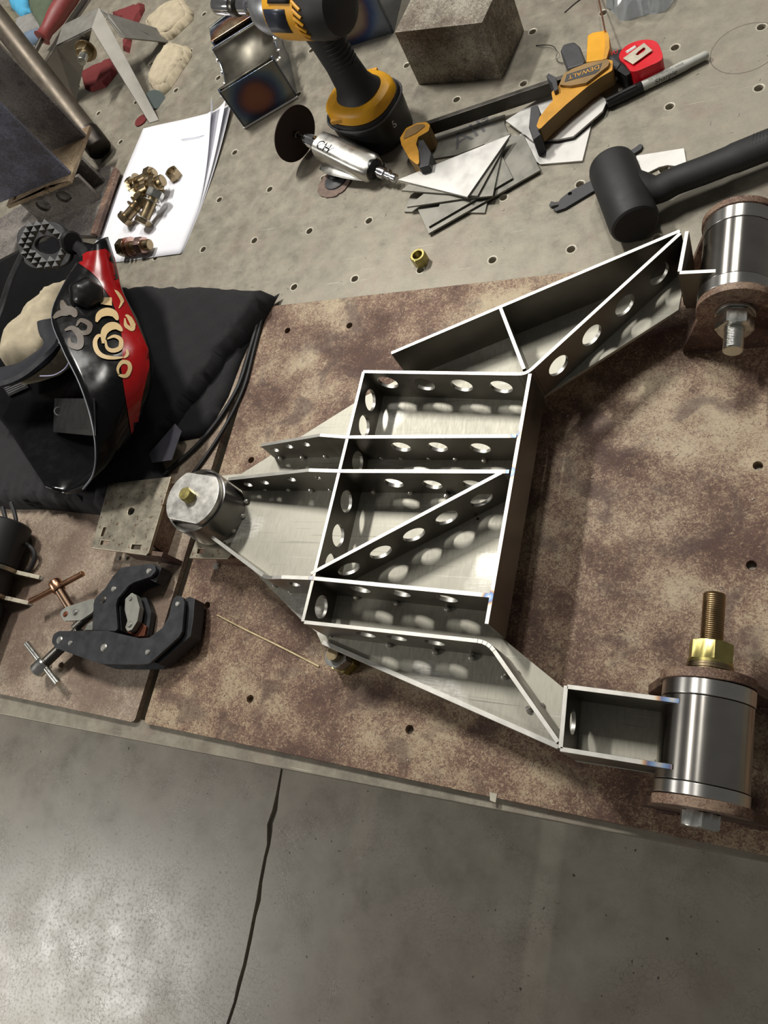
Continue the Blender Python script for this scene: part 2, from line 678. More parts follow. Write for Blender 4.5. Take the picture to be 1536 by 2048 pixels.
# ================================================================ setting: floor
def build_floor():
    z = -900
    edge = [(563, 1543, 5), (556, 1585, 7), (549, 1622, 14), (541, 1650, 16), (537, 1690, 9), (531, 1715, 8), (522, 1765, 8), (517, 1800, 12),
            (510, 1832, 8), (500, 1880, 9), (490, 1930, 8), (480, 1965, 9), (470, 2005, 7), (455, 2048, 8)]
    L, Rr = [(-420, 2500)], [(-412, 2500)]
    L.append((-418, -560)); Rr.append((-412, -560))
    for px, py, w in edge:
        p = at(px, py, z)
        j = random.uniform(-1.5, 1.5)
        L.append((p.x - w * .5 + j, p.y)); Rr.append((p.x + w * .5 + j * .5, p.y))
    L.append((-404, -3000)); Rr.append((-397, -3000))
    g = G()
    g.prism([(-5000, 2500)] + L + [(-5000, -3000)], z - 60, z)
    g.prism([(3500, 2500)] + Rr + [(3500, -3000)], z - 60, z)
    g.box((-410, -250, z - 24), (120, 5400, 30))
    o = link('floor', g, FLOOR, None, (0, -800, z), bevel=2.0)
    tag(o, 'smooth grey concrete floor with a dirty crack', None, None, 'structure')


build_floor()


# ================================================================ welding table and the two loose plates on it
def build_table():
    t = Thing('welding_table', 'large drilled steel welding table with a bright front edge', 'table', (0, 0, -900))
    out = [(-1700, -657), (1100, -657), (1100, 1500), (-1700, 1500)]
    holes = [circle(i * 101.6, j * 101.6, 4.9, 14) for i in range(-11, 8) for j in range(0, 11)]
    holes.append([(-55, -632), (-39.5, -632), (-28, -41), (-44, -41)])      # slot added below the joint of the loose plates to darken the gap
    t.part('table_top', G().prism(out, -16, 0, holes), TABLE, bevel=1.2)
    fr = G()
    for y in (-560, 1400):
        fr.box((-300, y, -60), (2600, 80, 80))
    for x in (-1560, -300, 960):
        fr.box((x, 420, -60), (80, 1880, 80))
    t.part('frame', fr, plain('painted_frame', (60, 62, 64), .6))
    for x, y in ((-1560, -560), (960, -560), (-1560, 1400), (960, 1400)):
        t.part('leg', G().box((x, y, -500), (80, 80, 800)), plain('leg_paint', (60, 62, 64), .6))
    ring = G()      # circle scribed on the table top
    c = at(1492, 96, 0)
    pts = [(c.x + 41 * math.cos(a * PI / 36 * 2) + random.uniform(-.5, .5), c.y + 41 * math.sin(a * PI / 36 * 2), .06) for a in range(33)]
    ring.sweep(pts, .7, 5, .1)
    t.part('scribed_circle', ring, plain('pencil_line', (112, 104, 92), .7))


build_table()


def build_plates():
    hp = [(574.8, 661), (698.7, 651), (502, 920), (414, 1211), (500, 1398), (819, 1459), (1516, 931), (1503, 1130)]
    holes = []
    for px, py in hp:
        p = at(px, py, 8)
        holes.append(circle(p.x, p.y, 4.6, 16))
    out = rounded([(-40, -636), (760, -655), (760, -46), (-28, -36)], 7)
    g = G().prism(out, .05, 8, holes)
    solo('rusty_plate', 'large blotchy brown rusty steel plate under the welded arm', 'plate', g, RUST, (-40, -636, 0), bevel=.7)
    p = at(122, 1331, 8)
    q = at(0, 1389, 8)
    out = rounded([(q.x - 350, q.y + 9), (-54.5, -637.5), (-44, -37), (-720, -25)], 7)
    g = G().prism(out, .05, 8, [circle(p.x, p.y, 4.6, 16)])
    solo('worn_plate', 'paler worn steel plate left of the dark gap, under the black clamps', 'plate', g, RUST_L, (-200, -636, 0), bevel=.7)


build_plates()


# ================================================================ the welded arm
def onseg(px, py, p0, p1):
    """(u, z) where a pixel's sight line meets the upright plane through p0-p1"""
    a = at(px, py, 0) - CAM
    p0, p1 = Vector(p0[:2]), Vector(p1[:2])
    dr = (p1 - p0).normalized()
    n = Vector((-dr.y, dr.x))
    k = n.dot(p0 - CAM.xy) / n.dot(a.xy)
    w = CAM + a * k
    return (w.xy - p0).dot(dr), w.z


def strip(path, th, holes=()):
    """upright sheet along a plan path of (x, y, z_bottom, z_top); holes: (segment, u, z, rx, rz)"""
    g = G()
    P = [Vector(p[:2]) for p in path]
    n = len(P)
    off = []
    for i in range(n):
        a = (P[i] - P[i - 1]).normalized() if i else (P[1] - P[0]).normalized()
        b = (P[i + 1] - P[i]).normalized() if i < n - 1 else a
        na, nb = Vector((-a.y, a.x)), Vector((-b.y, b.x))
        m = (na + nb).normalized()
        off.append(m / max(.3, m.dot(na)))
    for i in range(n - 1):
        L = (P[i + 1] - P[i]).length
        dr = (P[i + 1] - P[i]).normalized()
        nn = Vector((-dr.y, dr.x))
        z0, z1, z2, z3 = path[i][2], path[i + 1][2], path[i + 1][3], path[i][3]

        def ends(u, v, w, i=i, L=L, dr=dr, nn=nn):
            if u < 1e-4:
                q = P[i] + off[i] * w
            elif u > L - 1e-4:
                q = P[i + 1] + off[i + 1] * w
            else:
                q = P[i] + dr * u + nn * w
            return (q.x, q.y, v)
        hs = [circle(h[1], h[2], h[3], 24, h[4]) for h in holes if h[0] == i]
        g.prism([(0, z0), (L, z1), (L, z2), (0, z3)], -th / 2, th / 2, hs, ends=ends)
    return g


def bend(a, b, c, rad, n=5):
    """plan points round a bend at b"""
    a, b, c = Vector(a[:2]), Vector(b[:2]), Vector(c[:2])
    s, e = b + (a - b).normalized() * rad, b + (c - b).normalized() * rad
    return [tuple(s * (1 - k / n) ** 2 + b * 2 * (k / n) * (1 - k / n) + e * (k / n) ** 2) for k in range(n + 1)]


def two_tone(o, n_face=.5):
    """rolled faces keep the plate material, every cut edge gets the bright one"""
    me = o.data
    me.materials.append(EDGE)
    for p in me.polygons:
        if abs(p.normal.z) > .6:
            p.material_index = 1


ZT, ZB, TH = 102.0, 50.0, 4.0
STEEL_T = brushed('seat_steel', (120, 116, 112), .3, (1, 1, 1), 40, .1)  # mid-grey steel of the seat ring inside the cup


def build_arm():
    t = Thing('control_arm', 'large unfinished welded steel control arm of thin plates with round lightening holes', 'control arm', (300, -370, 8))

    def plate(name, pix, holes=(), zb=ZB, zt=ZT, th=TH, bends=None, r=12.0, rz=None, mat=None, pts=None):
        """pix: (px, py[, z_top]) along the top edge; holes: pixel centres with the segment they sit in"""
        P = pts or [tuple(at(p[0], p[1], p[2] if len(p) > 2 else zt)) for p in pix]
        hs = []
        for h in holes:
            i = h[0]
            u, z = onseg(h[1], h[2], P[i], P[i + 1])
            z = min(max(z, zb + 15), 84) if len(h) < 4 else h[3]
            rr = h[4] if len(h) > 4 else r
            hs.append((i, u, z, rr, rr))
        path = [(p[0], p[1], zb, p[2]) for p in P]
        g = strip(path, th, hs)
        o = t.part(name, g, mat or PLATE, bevel=.25, seg=1)
        two_tone(o)
        return o

    # base sheet
    out = [(42, -414), (175.8, -502), (198.4, -514), (209, -527), (474.8, -598.5), (490, -606), (560, -606), (560, -550), (474, -545), (408, -503),
           (412, -238), (546, -141), (551, -82), (250, -194), (195.6, -221), (40, -324)]
    arc = [(21 + 43 * math.cos(a), -371 + 46 * math.sin(a)) for a in [PI * .5 + PI * k / 14 for k in range(1, 14)]]
    out = [(x, y) for x, y in out] + arc
    sq = []
    for px, py in ((735, 1140), (955, 1037)):
        p = at(px, py, ZB)
        sq.append([(p.x - 1.6, p.y - 1.6), (p.x + 1.6, p.y - 1.6), (p.x + 1.6, p.y + 1.6), (p.x - 1.6, p.y + 1.6)])
    t.part('base_sheet', G().prism(out, ZB - 4, ZB, sq), SHEET, bevel=.3, seg=1)

    # top plate of the box, folded into the wing
    A, B, Cc = at(726, 743, ZT), at(1052, 748, ZT), at(1361, 466, ZT)
    P = [tuple(A)] + [(*q, ZT) for q in bend(A, B, Cc, 8, 4)] + [tuple(Cc)]
    k = len(P) - 2
    plate('box_side', None, [(0, 776, 762), (0, 849, 766), (0, 924, 768), (0, 1003, 771),
                             (k, 1113, 725, 76), (k, 1180, 665, 76), (k, 1246, 605, 76), (k, 1315, 541, 76)], pts=P, r=12.5)
    # left cross plate
    plate('cross_plate', [(727, 743, 101.5), (605, 1243, 101.5)], [(0, 731, 792, 76), (0, 717, 842, 76), (0, 700, 912, 72), (0, 681, 995, 76), (0, 664, 1063, 76),
                                                     (0, 646, 1120, 76), (0, 630, 1208, 76)], r=12.5)
    plate('end_plate', [(1060, 747, 102.4), (973, 1248, 102.4)])
    # long ribs
    plate('rib', [(1033, 872), (692, 874), (640, 870), (522, 890, 82)],
          [(0, 803, 891), (0, 876, 891), (0, 961, 893), (1, 640, 888, 86, 5), (2, 617, 890, 84, 5), (2, 583, 894, 80, 5), (2, 553, 899, 72, 5)], r=11)
    plate('rib', [(1018, 943), (685, 942), (618, 940), (456, 958, 80)],
          [(0, 788, 963), (0, 865, 966), (0, 945, 966), (1, 641, 958, 86, 5), (2, 590, 961, 82, 5.5), (2, 534, 965, 74, 5.5), (2, 498, 967, 68, 5.5)], r=11)
    a, b, c = at(563, 1154, ZT), at(527, 1153, ZT), at(424, 1074, 78)
    P = [tuple(at(980, 1191, ZT)), tuple(at(622, 1156, ZT)), tuple(a)]
    P += [(*q, 100 - 2 * i) for i, q in enumerate(bend(a, b, c, 10, 4))] + [tuple(c)]
    plate('rib', None, [(0, 738, 1187, 84), (0, 815, 1194, 84), (0, 905, 1203, 82), (1, 590, 1166, 84, 7)], pts=P, r=11)
    # diagonal
    plate('diagonal', [(621, 1147, 101.7), (1004, 944, 101.7)], [(0, 690, 1130, 76), (0, 755, 1097, 76), (0, 823, 1063, 76), (0, 888, 1028, 76), (0, 957, 990, 76)], r=12)
    # lower side, folded
    A, B, Cc = at(608, 1244, ZT), at(976, 1284, ZT), at(1116, 1484, ZT)
    P = [tuple(A)] + [(*q, ZT) for q in bend(A, B, Cc, 10, 4)] + [tuple(Cc)]
    plate('box_side', None, [(0, 728, 1263, 84), (0, 797, 1274, 84), (0, 873, 1284, 82)], pts=P, r=10)
    # wing
    plate('wing_side', [(782, 706), (1360, 461)])
    plate('stiffener', [(1001, 616), (1048, 738)])
    plate('wing_end', [(1374, 462), (1359, 543)], zb=46)
    plate('tab', [(1359, 545), (1440, 541)], zb=46, zt=103)
    plate('edge_strip', [(645, 1284), (1117, 1493)], zb=45, zt=54, th=5, mat=SHEET)
    # bottom tab box
    plate('tab', [(1132, 1371), (1121, 1497)], [(0, 1137, 1440, 76)], zb=47, zt=103, r=11)
    plate('tab', [(1134, 1373), (1359, 1402)], zb=47, zt=103)
    plate('tab', [(1120, 1498), (1345, 1534)], zb=47, zt=103)

    # cup at the narrow end
    cx, cy = 20, -379
    cup = t.part('cup', G().ring(38.6, 41, ZB, 93, Matrix.Translation((cx, cy, 0)), 56), TURNED_Z, bevel=.4)
    cap = circle(0, 0, 38.2, 64)
    cap = [(x, max(-30.5, min(30.5, y))) for x, y in cap]
    cap = [p for i, p in enumerate(cap) if p != cap[i - 1]]
    rot = Matrix.Translation((cx, cy, 0)) @ Matrix.Rotation(math.radians(-8), 4, 'Z')
    t.part('cap', G().prism(cap, 86, 101, M=rot), COLLAR, bevel=.8)
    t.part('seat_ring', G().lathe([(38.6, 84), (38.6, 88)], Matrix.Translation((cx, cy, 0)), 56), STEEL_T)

    # tack welds
    bead = G().lathe([(.3, -3.4), (2.4, -2.4), (3.4, 0), (2.6, 2.2), (1.1, 3.2)], None, 12)
    first = None
    tacks = [(561, 915), (605, 914), (651, 911), (764, 914), (802, 914), (858, 915), (911, 917), (968, 921),
             (531, 977), (577, 979), (622, 979), (661, 977), (746, 984), (821, 985), (893, 991), (493, 1003), (485, 1032), (467, 1061),
             (549, 1170), (581, 1181), (712, 1194), (792, 1207), (894, 1218), (664, 1270), (777, 1289), (870, 1304), (943, 1315),
             (1033, 1346), (1082, 1411), (1008, 1353), (1057, 1418), (1118, 1463), (1325, 1412), (1316, 1524)]
    for px, py in tacks:
        p = at(px, py, ZB + 2)
        if first is None:
            first = t.part('weld_bead', G().add(bead.v, bead.f, Matrix.Translation(t.loc)), BEAD)
            first.location = (p - t.loc) * .001
        else:
            share(first, 'weld_bead', t.o, p - t.loc)

    # bushings: tube with a collar at each end
    for name, (x0, y0), (x1, y1), cuts in (('bushing_tube', (604.5, -64.5), (602.4, -158.5), (15.5, 13)), ('bushing_tube', (596.7, -533.5), (594.6, -623), (13, 10))):
        M = axis_m((x0, y0, 72), (x1, y1, 72))
        L = math.hypot(x1 - x0, y1 - y0)
        bt = t.part(name, G().ring(12, 35.6, cuts[0] + .4, L - cuts[1] - .4, M, 64), TURNED, bevel=.5)
        t.part('collar', G().ring(10, 36.2, 0, cuts[0] - .3, M, 64), COLLAR_Y, under=bt, bevel=.6)
        t.part('collar', G().ring(10, 36.2, L - cuts[1] + .3, L, M, 64), COLLAR_Y, under=bt, bevel=.6)


build_arm()


# ================================================================ hardware
def hexagon(af, a0=0.0):
    return [(af / math.sqrt(3) * math.cos(a0 + PI / 3 * k), af / math.sqrt(3) * math.sin(a0 + PI / 3 * k)) for k in range(6)]


def hex_g(af, h0, h1, M, bore=0.0, a0=0.0, cham=1.2):
    """hexagon nut or head along local z with chamfered corners"""
    g = G()
    n = 36
    rings = []
    ap = af / 2

    def hexr(a):
        k = (a - a0 + PI / 6) % (PI / 3) - PI / 6
        return ap / math.cos(k) if True else 0
    rc = ap * 1.02
    A = [a0 + 2 * PI * k / n + PI / 6 * 0 for k in range(n)]
    hx = []
    for a in A:
        kk = ((a - a0) % (PI / 3)) - PI / 6
        hx.append(ap / math.cos(kk))
    for z, cut in ((h0, True), (h0 + cham * .6, False), (h1 - cham * .6, False), (h1, True)):
        rings.append([Vector((min(q, rc) * math.cos(a), min(q, rc) * math.sin(a), z)) if cut else Vector((q * math.cos(a), q * math.sin(a), z)) for a, q in zip(A, hx)])
    if bore:
        rings.insert(0, [Vector((bore * math.cos(a), bore * math.sin(a), h0)) for a in A])
        rings.append([Vector((bore * math.cos(a), bore * math.sin(a), h1)) for a in A])
        rings.append(rings[0])
        vs = [p for rg in rings[:-1] for p in rg]
        m = len(rings) - 1
        fs = [(i * n + k, i * n + (k + 1) % n, ((i + 1) % m) * n + (k + 1) % n, ((i + 1) % m) * n + k) for i in range(m) for k in range(n)]
        g.add([M @ p for p in vs], fs)
    else:
        g.loft([[M @ p for p in rg] for rg in rings])
    return g


def thread_g(rad, z0, z1, M, pitch=1.8):
    prof = []
    z = z0
    while z < z1 - pitch:
        prof += [(rad, z), (rad, z + pitch * .35), (rad * .93, z + pitch * .65)]
        z += pitch
    prof += [(rad, z), (rad * .9, z1)]
    return G().lathe(prof, M, 28)


def build_fixture_pair():
    specs = [
        # flange y positions, axis x, label bits
        ('top', 603.5, ((-56.5, -64), (-159, -167)), 'the right rear bushing'),
        ('bot', 595.6, ((-525, -533), (-623.5, -631.5)), 'the front bushing near the table edge')]
    for nm, xc, ys, where in specs:
        fx = Thing('clevis_stand', 'rusty upright clevis plates holding ' + where, 'fixture', (xc, (ys[0][0] + ys[1][1]) / 2, 8), 'clevis stands')
        for (ya, yb) in ys:
            x0 = xc + (ya + 300) * 0.0
            w, zc, rr = 56, 72, 37.5
            arc = [(rr * math.cos(a), zc + rr * math.sin(a)) for a in [math.radians(-12) + math.radians(204) * k / 24 for k in range(25)]]
            out = [(-w, 8), (w, 8), (w, 13)] + arc + [(-w, 13)]
            M = frame((x0, ya, 0), (1, 0, 0), (0, 0, 1))       # local z points to -y
            fl = fx.part('flange', G().prism(out, 0, ya - yb, [circle(0, zc, 9.6, 24)], M), FLANGE, bevel=.6)
            for s in (-1, 1):
                wd = G()
                pts = [(x0 + s * (44 - 4 * k) , yb - .6 + random.uniform(-.4, .4), 9) for k in range(6)]
                wd.sweep(pts, [1.5, 2.3, 1.9, 2.4, 1.9, 1.2], 8)
                fx.part('weld_seam', wd, FLANGE, under=fl)
    # front bolt: head towards the table edge, thread pointing to the back
    M = axis_m((595.0, -631.5, 72), (597.0, -453, 72))
    b = Thing('bolt', 'long bronze coloured bolt through the front bushing, thread pointing back', 'bolt', (595, -540, 72), 'bushing bolts')
    b.part('head', hex_g(28, -12, 0, M, 0, .2), SILVER)
    b.part('shank', G().lathe([(9.2, -1), (9.2, 100)], M, 28), THREAD)
    b.part('thread', thread_g(9.2, 100, 178.5, M), THREAD)
    n = Thing('nut', 'yellow zinc hex nut on the long bronze bolt', 'nut', (596, -503, 72))
    n.part('body', hex_g(32, 118.5, 135, M, 9.4, .25), ZINC)
    n.part('flange', G().ring(9.4, 18, 116.5, 118.8, M, 32), ZINC)
    for k in range(4):
        w = solo('washer', 'flat bronze washer under the yellow nut, %s from the rusty flange' % ('first', 'second', 'third', 'fourth')[k],
                 'washer', G().ring(9.6, 19 - .5 * (k % 2), 106.7 + 2.45 * k, 109 + 2.45 * k, M, 36), ZINC_D, M @ Vector((0, 0, 107 + 2.45 * k)), 'stacked washers', bevel=.3)
    # rear bolt: thread towards the viewer
    M = axis_m((604.5, -56.5, 72), (601.6, -211, 72))
    b = Thing('bolt', 'silver bolt through the right rear bushing, thread pointing at the viewer', 'bolt', (603, -130, 72), 'bushing bolts')
    b.part('head', hex_g(28, -12, 0, M, 0, .2), SILVER)
    b.part('shank', G().lathe([(9.2, -1), (9.2, 112)], M, 28), SILVER)
    b.part('thread', thread_g(9.3, 112, 154, M), SILVER)
    solo('nut', 'pale silver hex nut on the right rear bushing bolt', 'nut', hex_g(31, 114.5, 131, M, 9.4, .35), SILVER, M @ Vector((0, 0, 122)))
    solo('washer', 'single flat washer behind the silver nut', 'washer', G().ring(9.6, 18.5, 111, 114, M, 36), COLLAR, M @ Vector((0, 0, 112)), bevel=.3)
    # bolt with nut standing as a spacer below the arm's lip
    p = at(686, 1339, 8)
    M = Matrix.Translation((p.x + 4, p.y + 9, 0))
    b = Thing('bolt', 'short upright bolt standing as a spacer under the arm lip', 'bolt', (p.x + 4, p.y + 9, 8))
    b.part('head', hex_g(27, 8.1, 22, M, 0, .8), ZINC)
    b.part('shank', G().lathe([(7, 20), (7, 45)], M, 24), ZINC_D)
    solo('nut', 'silver hex nut threaded on the upright spacer bolt', 'nut', hex_g(25, 23, 37, M, 7.2, .75), SILVER, (p.x + 4, p.y + 9, 22))
    # bolt in the cup
    q = at(380, 994, 101)
    M = Matrix.Translation((q.x, q.y, 0))
    solo('bolt', 'brass coloured hex bolt in the middle of the round cap', 'bolt', hex_g(15, 101.1, 112, M, 0, .3), ZINC, (q.x, q.y, 101))
    # loose nut
    p = at(842, 532, 0)
    solo('nut', 'tall bright yellow nut standing alone on the table', 'nut', hex_g(19, .1, 16, Matrix.Translation((p.x, p.y + 6, 0)), 7, .4), ZINC, (p.x, p.y + 6, 0))


build_fixture_pair()


# ================================================================ small helpers for loose things
def text_g(s, size, M, depth=.15, font_shear=0.0):
    cu = bpy.data.curves.new('lettering', 'FONT')
    cu.body = s
    cu.size = 1.0
    cu.shear = font_shear
    cu.resolution_u = 3
    ob = bpy.data.objects.new('lettering', cu)
    COL.objects.link(ob)
    me = bpy.data.meshes.new_from_object(ob)
    g = G()
    xs = [v.co.x for v in me.vertices]
    w = max(xs) - min(xs)
    k = size / w
    n = len(me.vertices)
    vs = [Vector(((v.co.x - min(xs)) * k, v.co.y * k, depth)) for v in me.vertices]
    g.add(vs, [tuple(p.vertices) for p in me.polygons], M)
    bpy.data.objects.remove(ob)
    bpy.data.meshes.remove(me)
    return g


def pix(pts, z, x0=0, y0=0, k=1.0):
    """outline traced on the plane z: pixel list (optionally in a zoomed crop) to plan points"""
    return [tuple(at(x0 + p[0] * k, y0 + p[1] * k, z)[:2]) for p in pts]


def slab(pts, z, th, x0=0, y0=0, k=1.0, rad=0.0, holes=()):
    o = pix(pts, z, x0, y0, k)
    if rad:
        o = rounded(o, rad)
    return G().prism(o, z - th, z, holes)


def pillow(out, z0, h, edge=14.0, step=9.0, wob=2.0, seed=1, zf=None):
    """soft closed body over a plan outline"""
    rnd = random.Random(seed)
    out = [Vector(p[:2]) for p in out]
    if area2(out) < 0:
        out.reverse()
    # resample border
    bd = []
    for i in range(len(out)):
        a, b = out[i], out[(i + 1) % len(out)]
        m = max(1, int((b - a).length / step))
        bd += [a + (b - a) * (k / m) for k in range(m)]
    xs, ys = [p.x for p in out], [p.y for p in out]
    pts = list(bd)
    y = min(ys)
    while y < max(ys):
        x = min(xs)
        while x < max(xs):
            p = Vector((x + rnd.uniform(-.3, .3) * step, y + rnd.uniform(-.3, .3) * step))
            if inside(p, out) and min((p - q).length for q in bd) > step * .6:
                pts.append(p)
            x += step
        y += step * .87
    n = len(bd)
    edges = [(i, (i + 1) % n) for i in range(n)]
    ov, oe, of, o1, o2, o3 = delaunay_2d_cdt(pts, edges, [], 0, 1e-6)
    ov = [Vector(v) for v in ov]
    vs, fs = [], []
    m = len(ov)
    ph = [rnd.uniform(0, 6.28) for _ in range(6)]
    for p in ov:
        dist = min((p - q).length for q in bd)
        t = min(1.0, dist / edge)
        zz = h * math.sqrt(max(0, 1 - (1 - t) ** 2))
        w = wob * t * (math.sin(p.x * .05 + ph[0]) * math.sin(p.y * .043 + ph[1]) + .6 * math.sin((p.x + p.y) * .11 + ph[2]) + .5 * math.sin((p.x * .6 - p.y) * .17 + ph[3]))
        zz += w
        if zf:
            zz = zf(p, t, zz)
        vs.append((p.x, p.y, z0 + max(zz, .6)))
    for p in ov:
        vs.append((p.x, p.y, z0))
    for t in of:
        c = sum((ov[i] for i in t), Vector((0, 0))) / 3
        if inside(c, out):
            fs.append(tuple(t))
            fs.append(tuple(i + m for i in t[::-1]))
    bidx = [i for i in range(n)]
    for i in range(n):
        j = (i + 1) % n
        fs.append((i, i + m, j + m, j))
    return G().add(vs, fs)


STEEL_D = brushed('dark_steel', (98, 95, 90), .36, (1, 1, 1), 40, .12)
GALV = plain('grey_coating', (150, 150, 142), .5, .6, .15, 40)
GUSSET = brushed('laser_cut_steel', (138, 136, 128), .42, (1, 1, 1), 30, .08)
GUSSET_B = brushed('bright_sheet', (206, 204, 200), .42, (1, 1, 1), 30, .03)
CHROME = brushed('chrome', (222, 222, 226), .1, (1, 1, 1), 30, .04)
ALU = brushed('cast_aluminium', (204, 202, 196), .3, (1, 1, 1), 60, .06)
CREAM = plain('cream_print', (206, 178, 128), .4, 0, .05)
RED = plain('red_gloss', (150, 10, 14), .2, 0, .1, 30)
REDP = plain('red_plastic', (214, 26, 40), .32, 0, .06, 30)
MAROON = plain('maroon_felt', (102, 36, 36), .95, 0, .2, 200, .0006)
LINEN = plain('beige_cloth', (172, 160, 136), .9, 0, .14, 80, .0008)
WHITE = plain('white_print', (232, 230, 224), .5, 0, .03)
DGREY = plain('charcoal_plastic', (62, 62, 64), .5, 0, .1)
MUSTARD = plain('dirty_yellow_plastic', (206, 148, 44), .48, 0, .28, 26)
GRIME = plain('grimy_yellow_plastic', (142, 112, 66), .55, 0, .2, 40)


# ================================================================ loose gussets, tape, marker, clamp at the back
def build_gussets():
    X, Y, K = 780, 220, .2083
    rows = [
        ('grey three-sided gusset plate at the very bottom of the pile', [(135, 975), (240, 700), (940, 860), (910, 985)], 3, GUSSET),
        ('large grey rectangular gusset plate with small notched tabs in the pile', [(370, 1185), (265, 950), (1000, 240), (1280, 240), (1443, 575)], 6.2, GUSSET),
        ('long narrow grey gusset in the pile, just on the rectangular one', [(370, 1120), (480, 900), (1075, 440), (1180, 650)], 9.4, GUSSET),
        ('thin grey gusset fanned out in the middle of the pile', [(160, 930), (340, 790), (1080, 380), (985, 822), (700, 850)], 12.6, GUSSET),
        ('thin grey gusset second from the top of the pile', [(105, 770), (210, 690), (1140, 270), (840, 822)], 15.8, GUSSET),
        ('bright bare triangular gusset plate on top of the pile', [(75, 668), (1158, 232), (742, 832)], 19, GUSSET_B)]
    for lb, pts, z, m in rows:
        g = slab(pts, z, 3, X, Y, K)
        solo('gusset_plate', lb, 'plate', g, m, g.v[0], 'stacked gussets', bevel=.25, seg=1)
    # lettered gusset with the hand-written word, under the clamp bar
    p = [(400, 470), (390, 330), (460, 225), (1000, 60), (1105, 40), (1100, 130), (1130, 215), (1160, 225), (640, 430)]
    t = Thing('gusset_plate', 'dull grey gusset plate with faded black marker writing, below the clamp bar', 'plate', at(900, 280, 0))
    t.part('sheet', slab(p, 2.6, 2.5, X, Y, K), GUSSET, bevel=.25, seg=1)
    a, b = at(1008, 238, 2.6), at(912, 300, 2.6)
    M = frame(b + Vector((0, 0, .05)), a - b, (-.35, 1, 0))
    t.part('marker_writing', text_g('AIR', 66, M), plain('marker_ink', (84, 82, 82), .6))
    # bright plates right of the pile
    t = Thing('gusset_plate', 'bright curved edge gusset plate under the yellow clamp jaw', 'plate', at(1100, 280, 0), 'bright gussets')
    q = [(1035, 280), (1045, 268), (1012, 240), (1135, 170), (1210, 215), (1165, 322), (1078, 328), (1043, 268)]
    g = slab([(1022, 290), (1110, 185), (1185, 240), (1165, 321), (1080, 328)], 3.2, 3)
    t.part('sheet', g, GUSSET_B, bevel=.25, seg=1)
    t = Thing('gusset_plate', 'upper bright gusset plate with a blunt nose beside the black marker', 'plate', at(1120, 240, 0), 'bright gussets')
    g = slab([(1011, 241), (1080, 196), (1140, 150), (1215, 200), (1205, 222), (1147, 272), (1115, 279), (1066, 281)], 9, 3)
    t.part('sheet', g, GUSSET_B, bevel=.25, seg=1)
    # little curved gusset behind the hammer
    c = [(1270, 335), (1273, 311), (1368, 296), (1373, 326), (1352, 332), (1335, 330), (1318, 334), (1300, 343), (1284, 350)]
    solo('gusset_plate', 'small pale gusset plate with an arched cut-out behind the hammer', 'plate', slab(c, 3.2, 3), GUSSET_B, at(1320, 320, 0), bevel=.25, seg=1)
    s = slab([(1262, 312), (1270, 309), (1271, 345), (1264, 346)], 12, 12)
    solo('square_key', 'short bright square bar tucked behind the hammer head', 'bar', s, GUSSET_B, at(1266, 330, 0), bevel=.3)


build_gussets()


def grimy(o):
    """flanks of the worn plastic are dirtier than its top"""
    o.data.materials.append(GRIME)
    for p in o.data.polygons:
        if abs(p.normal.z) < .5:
            p.material_index = 1


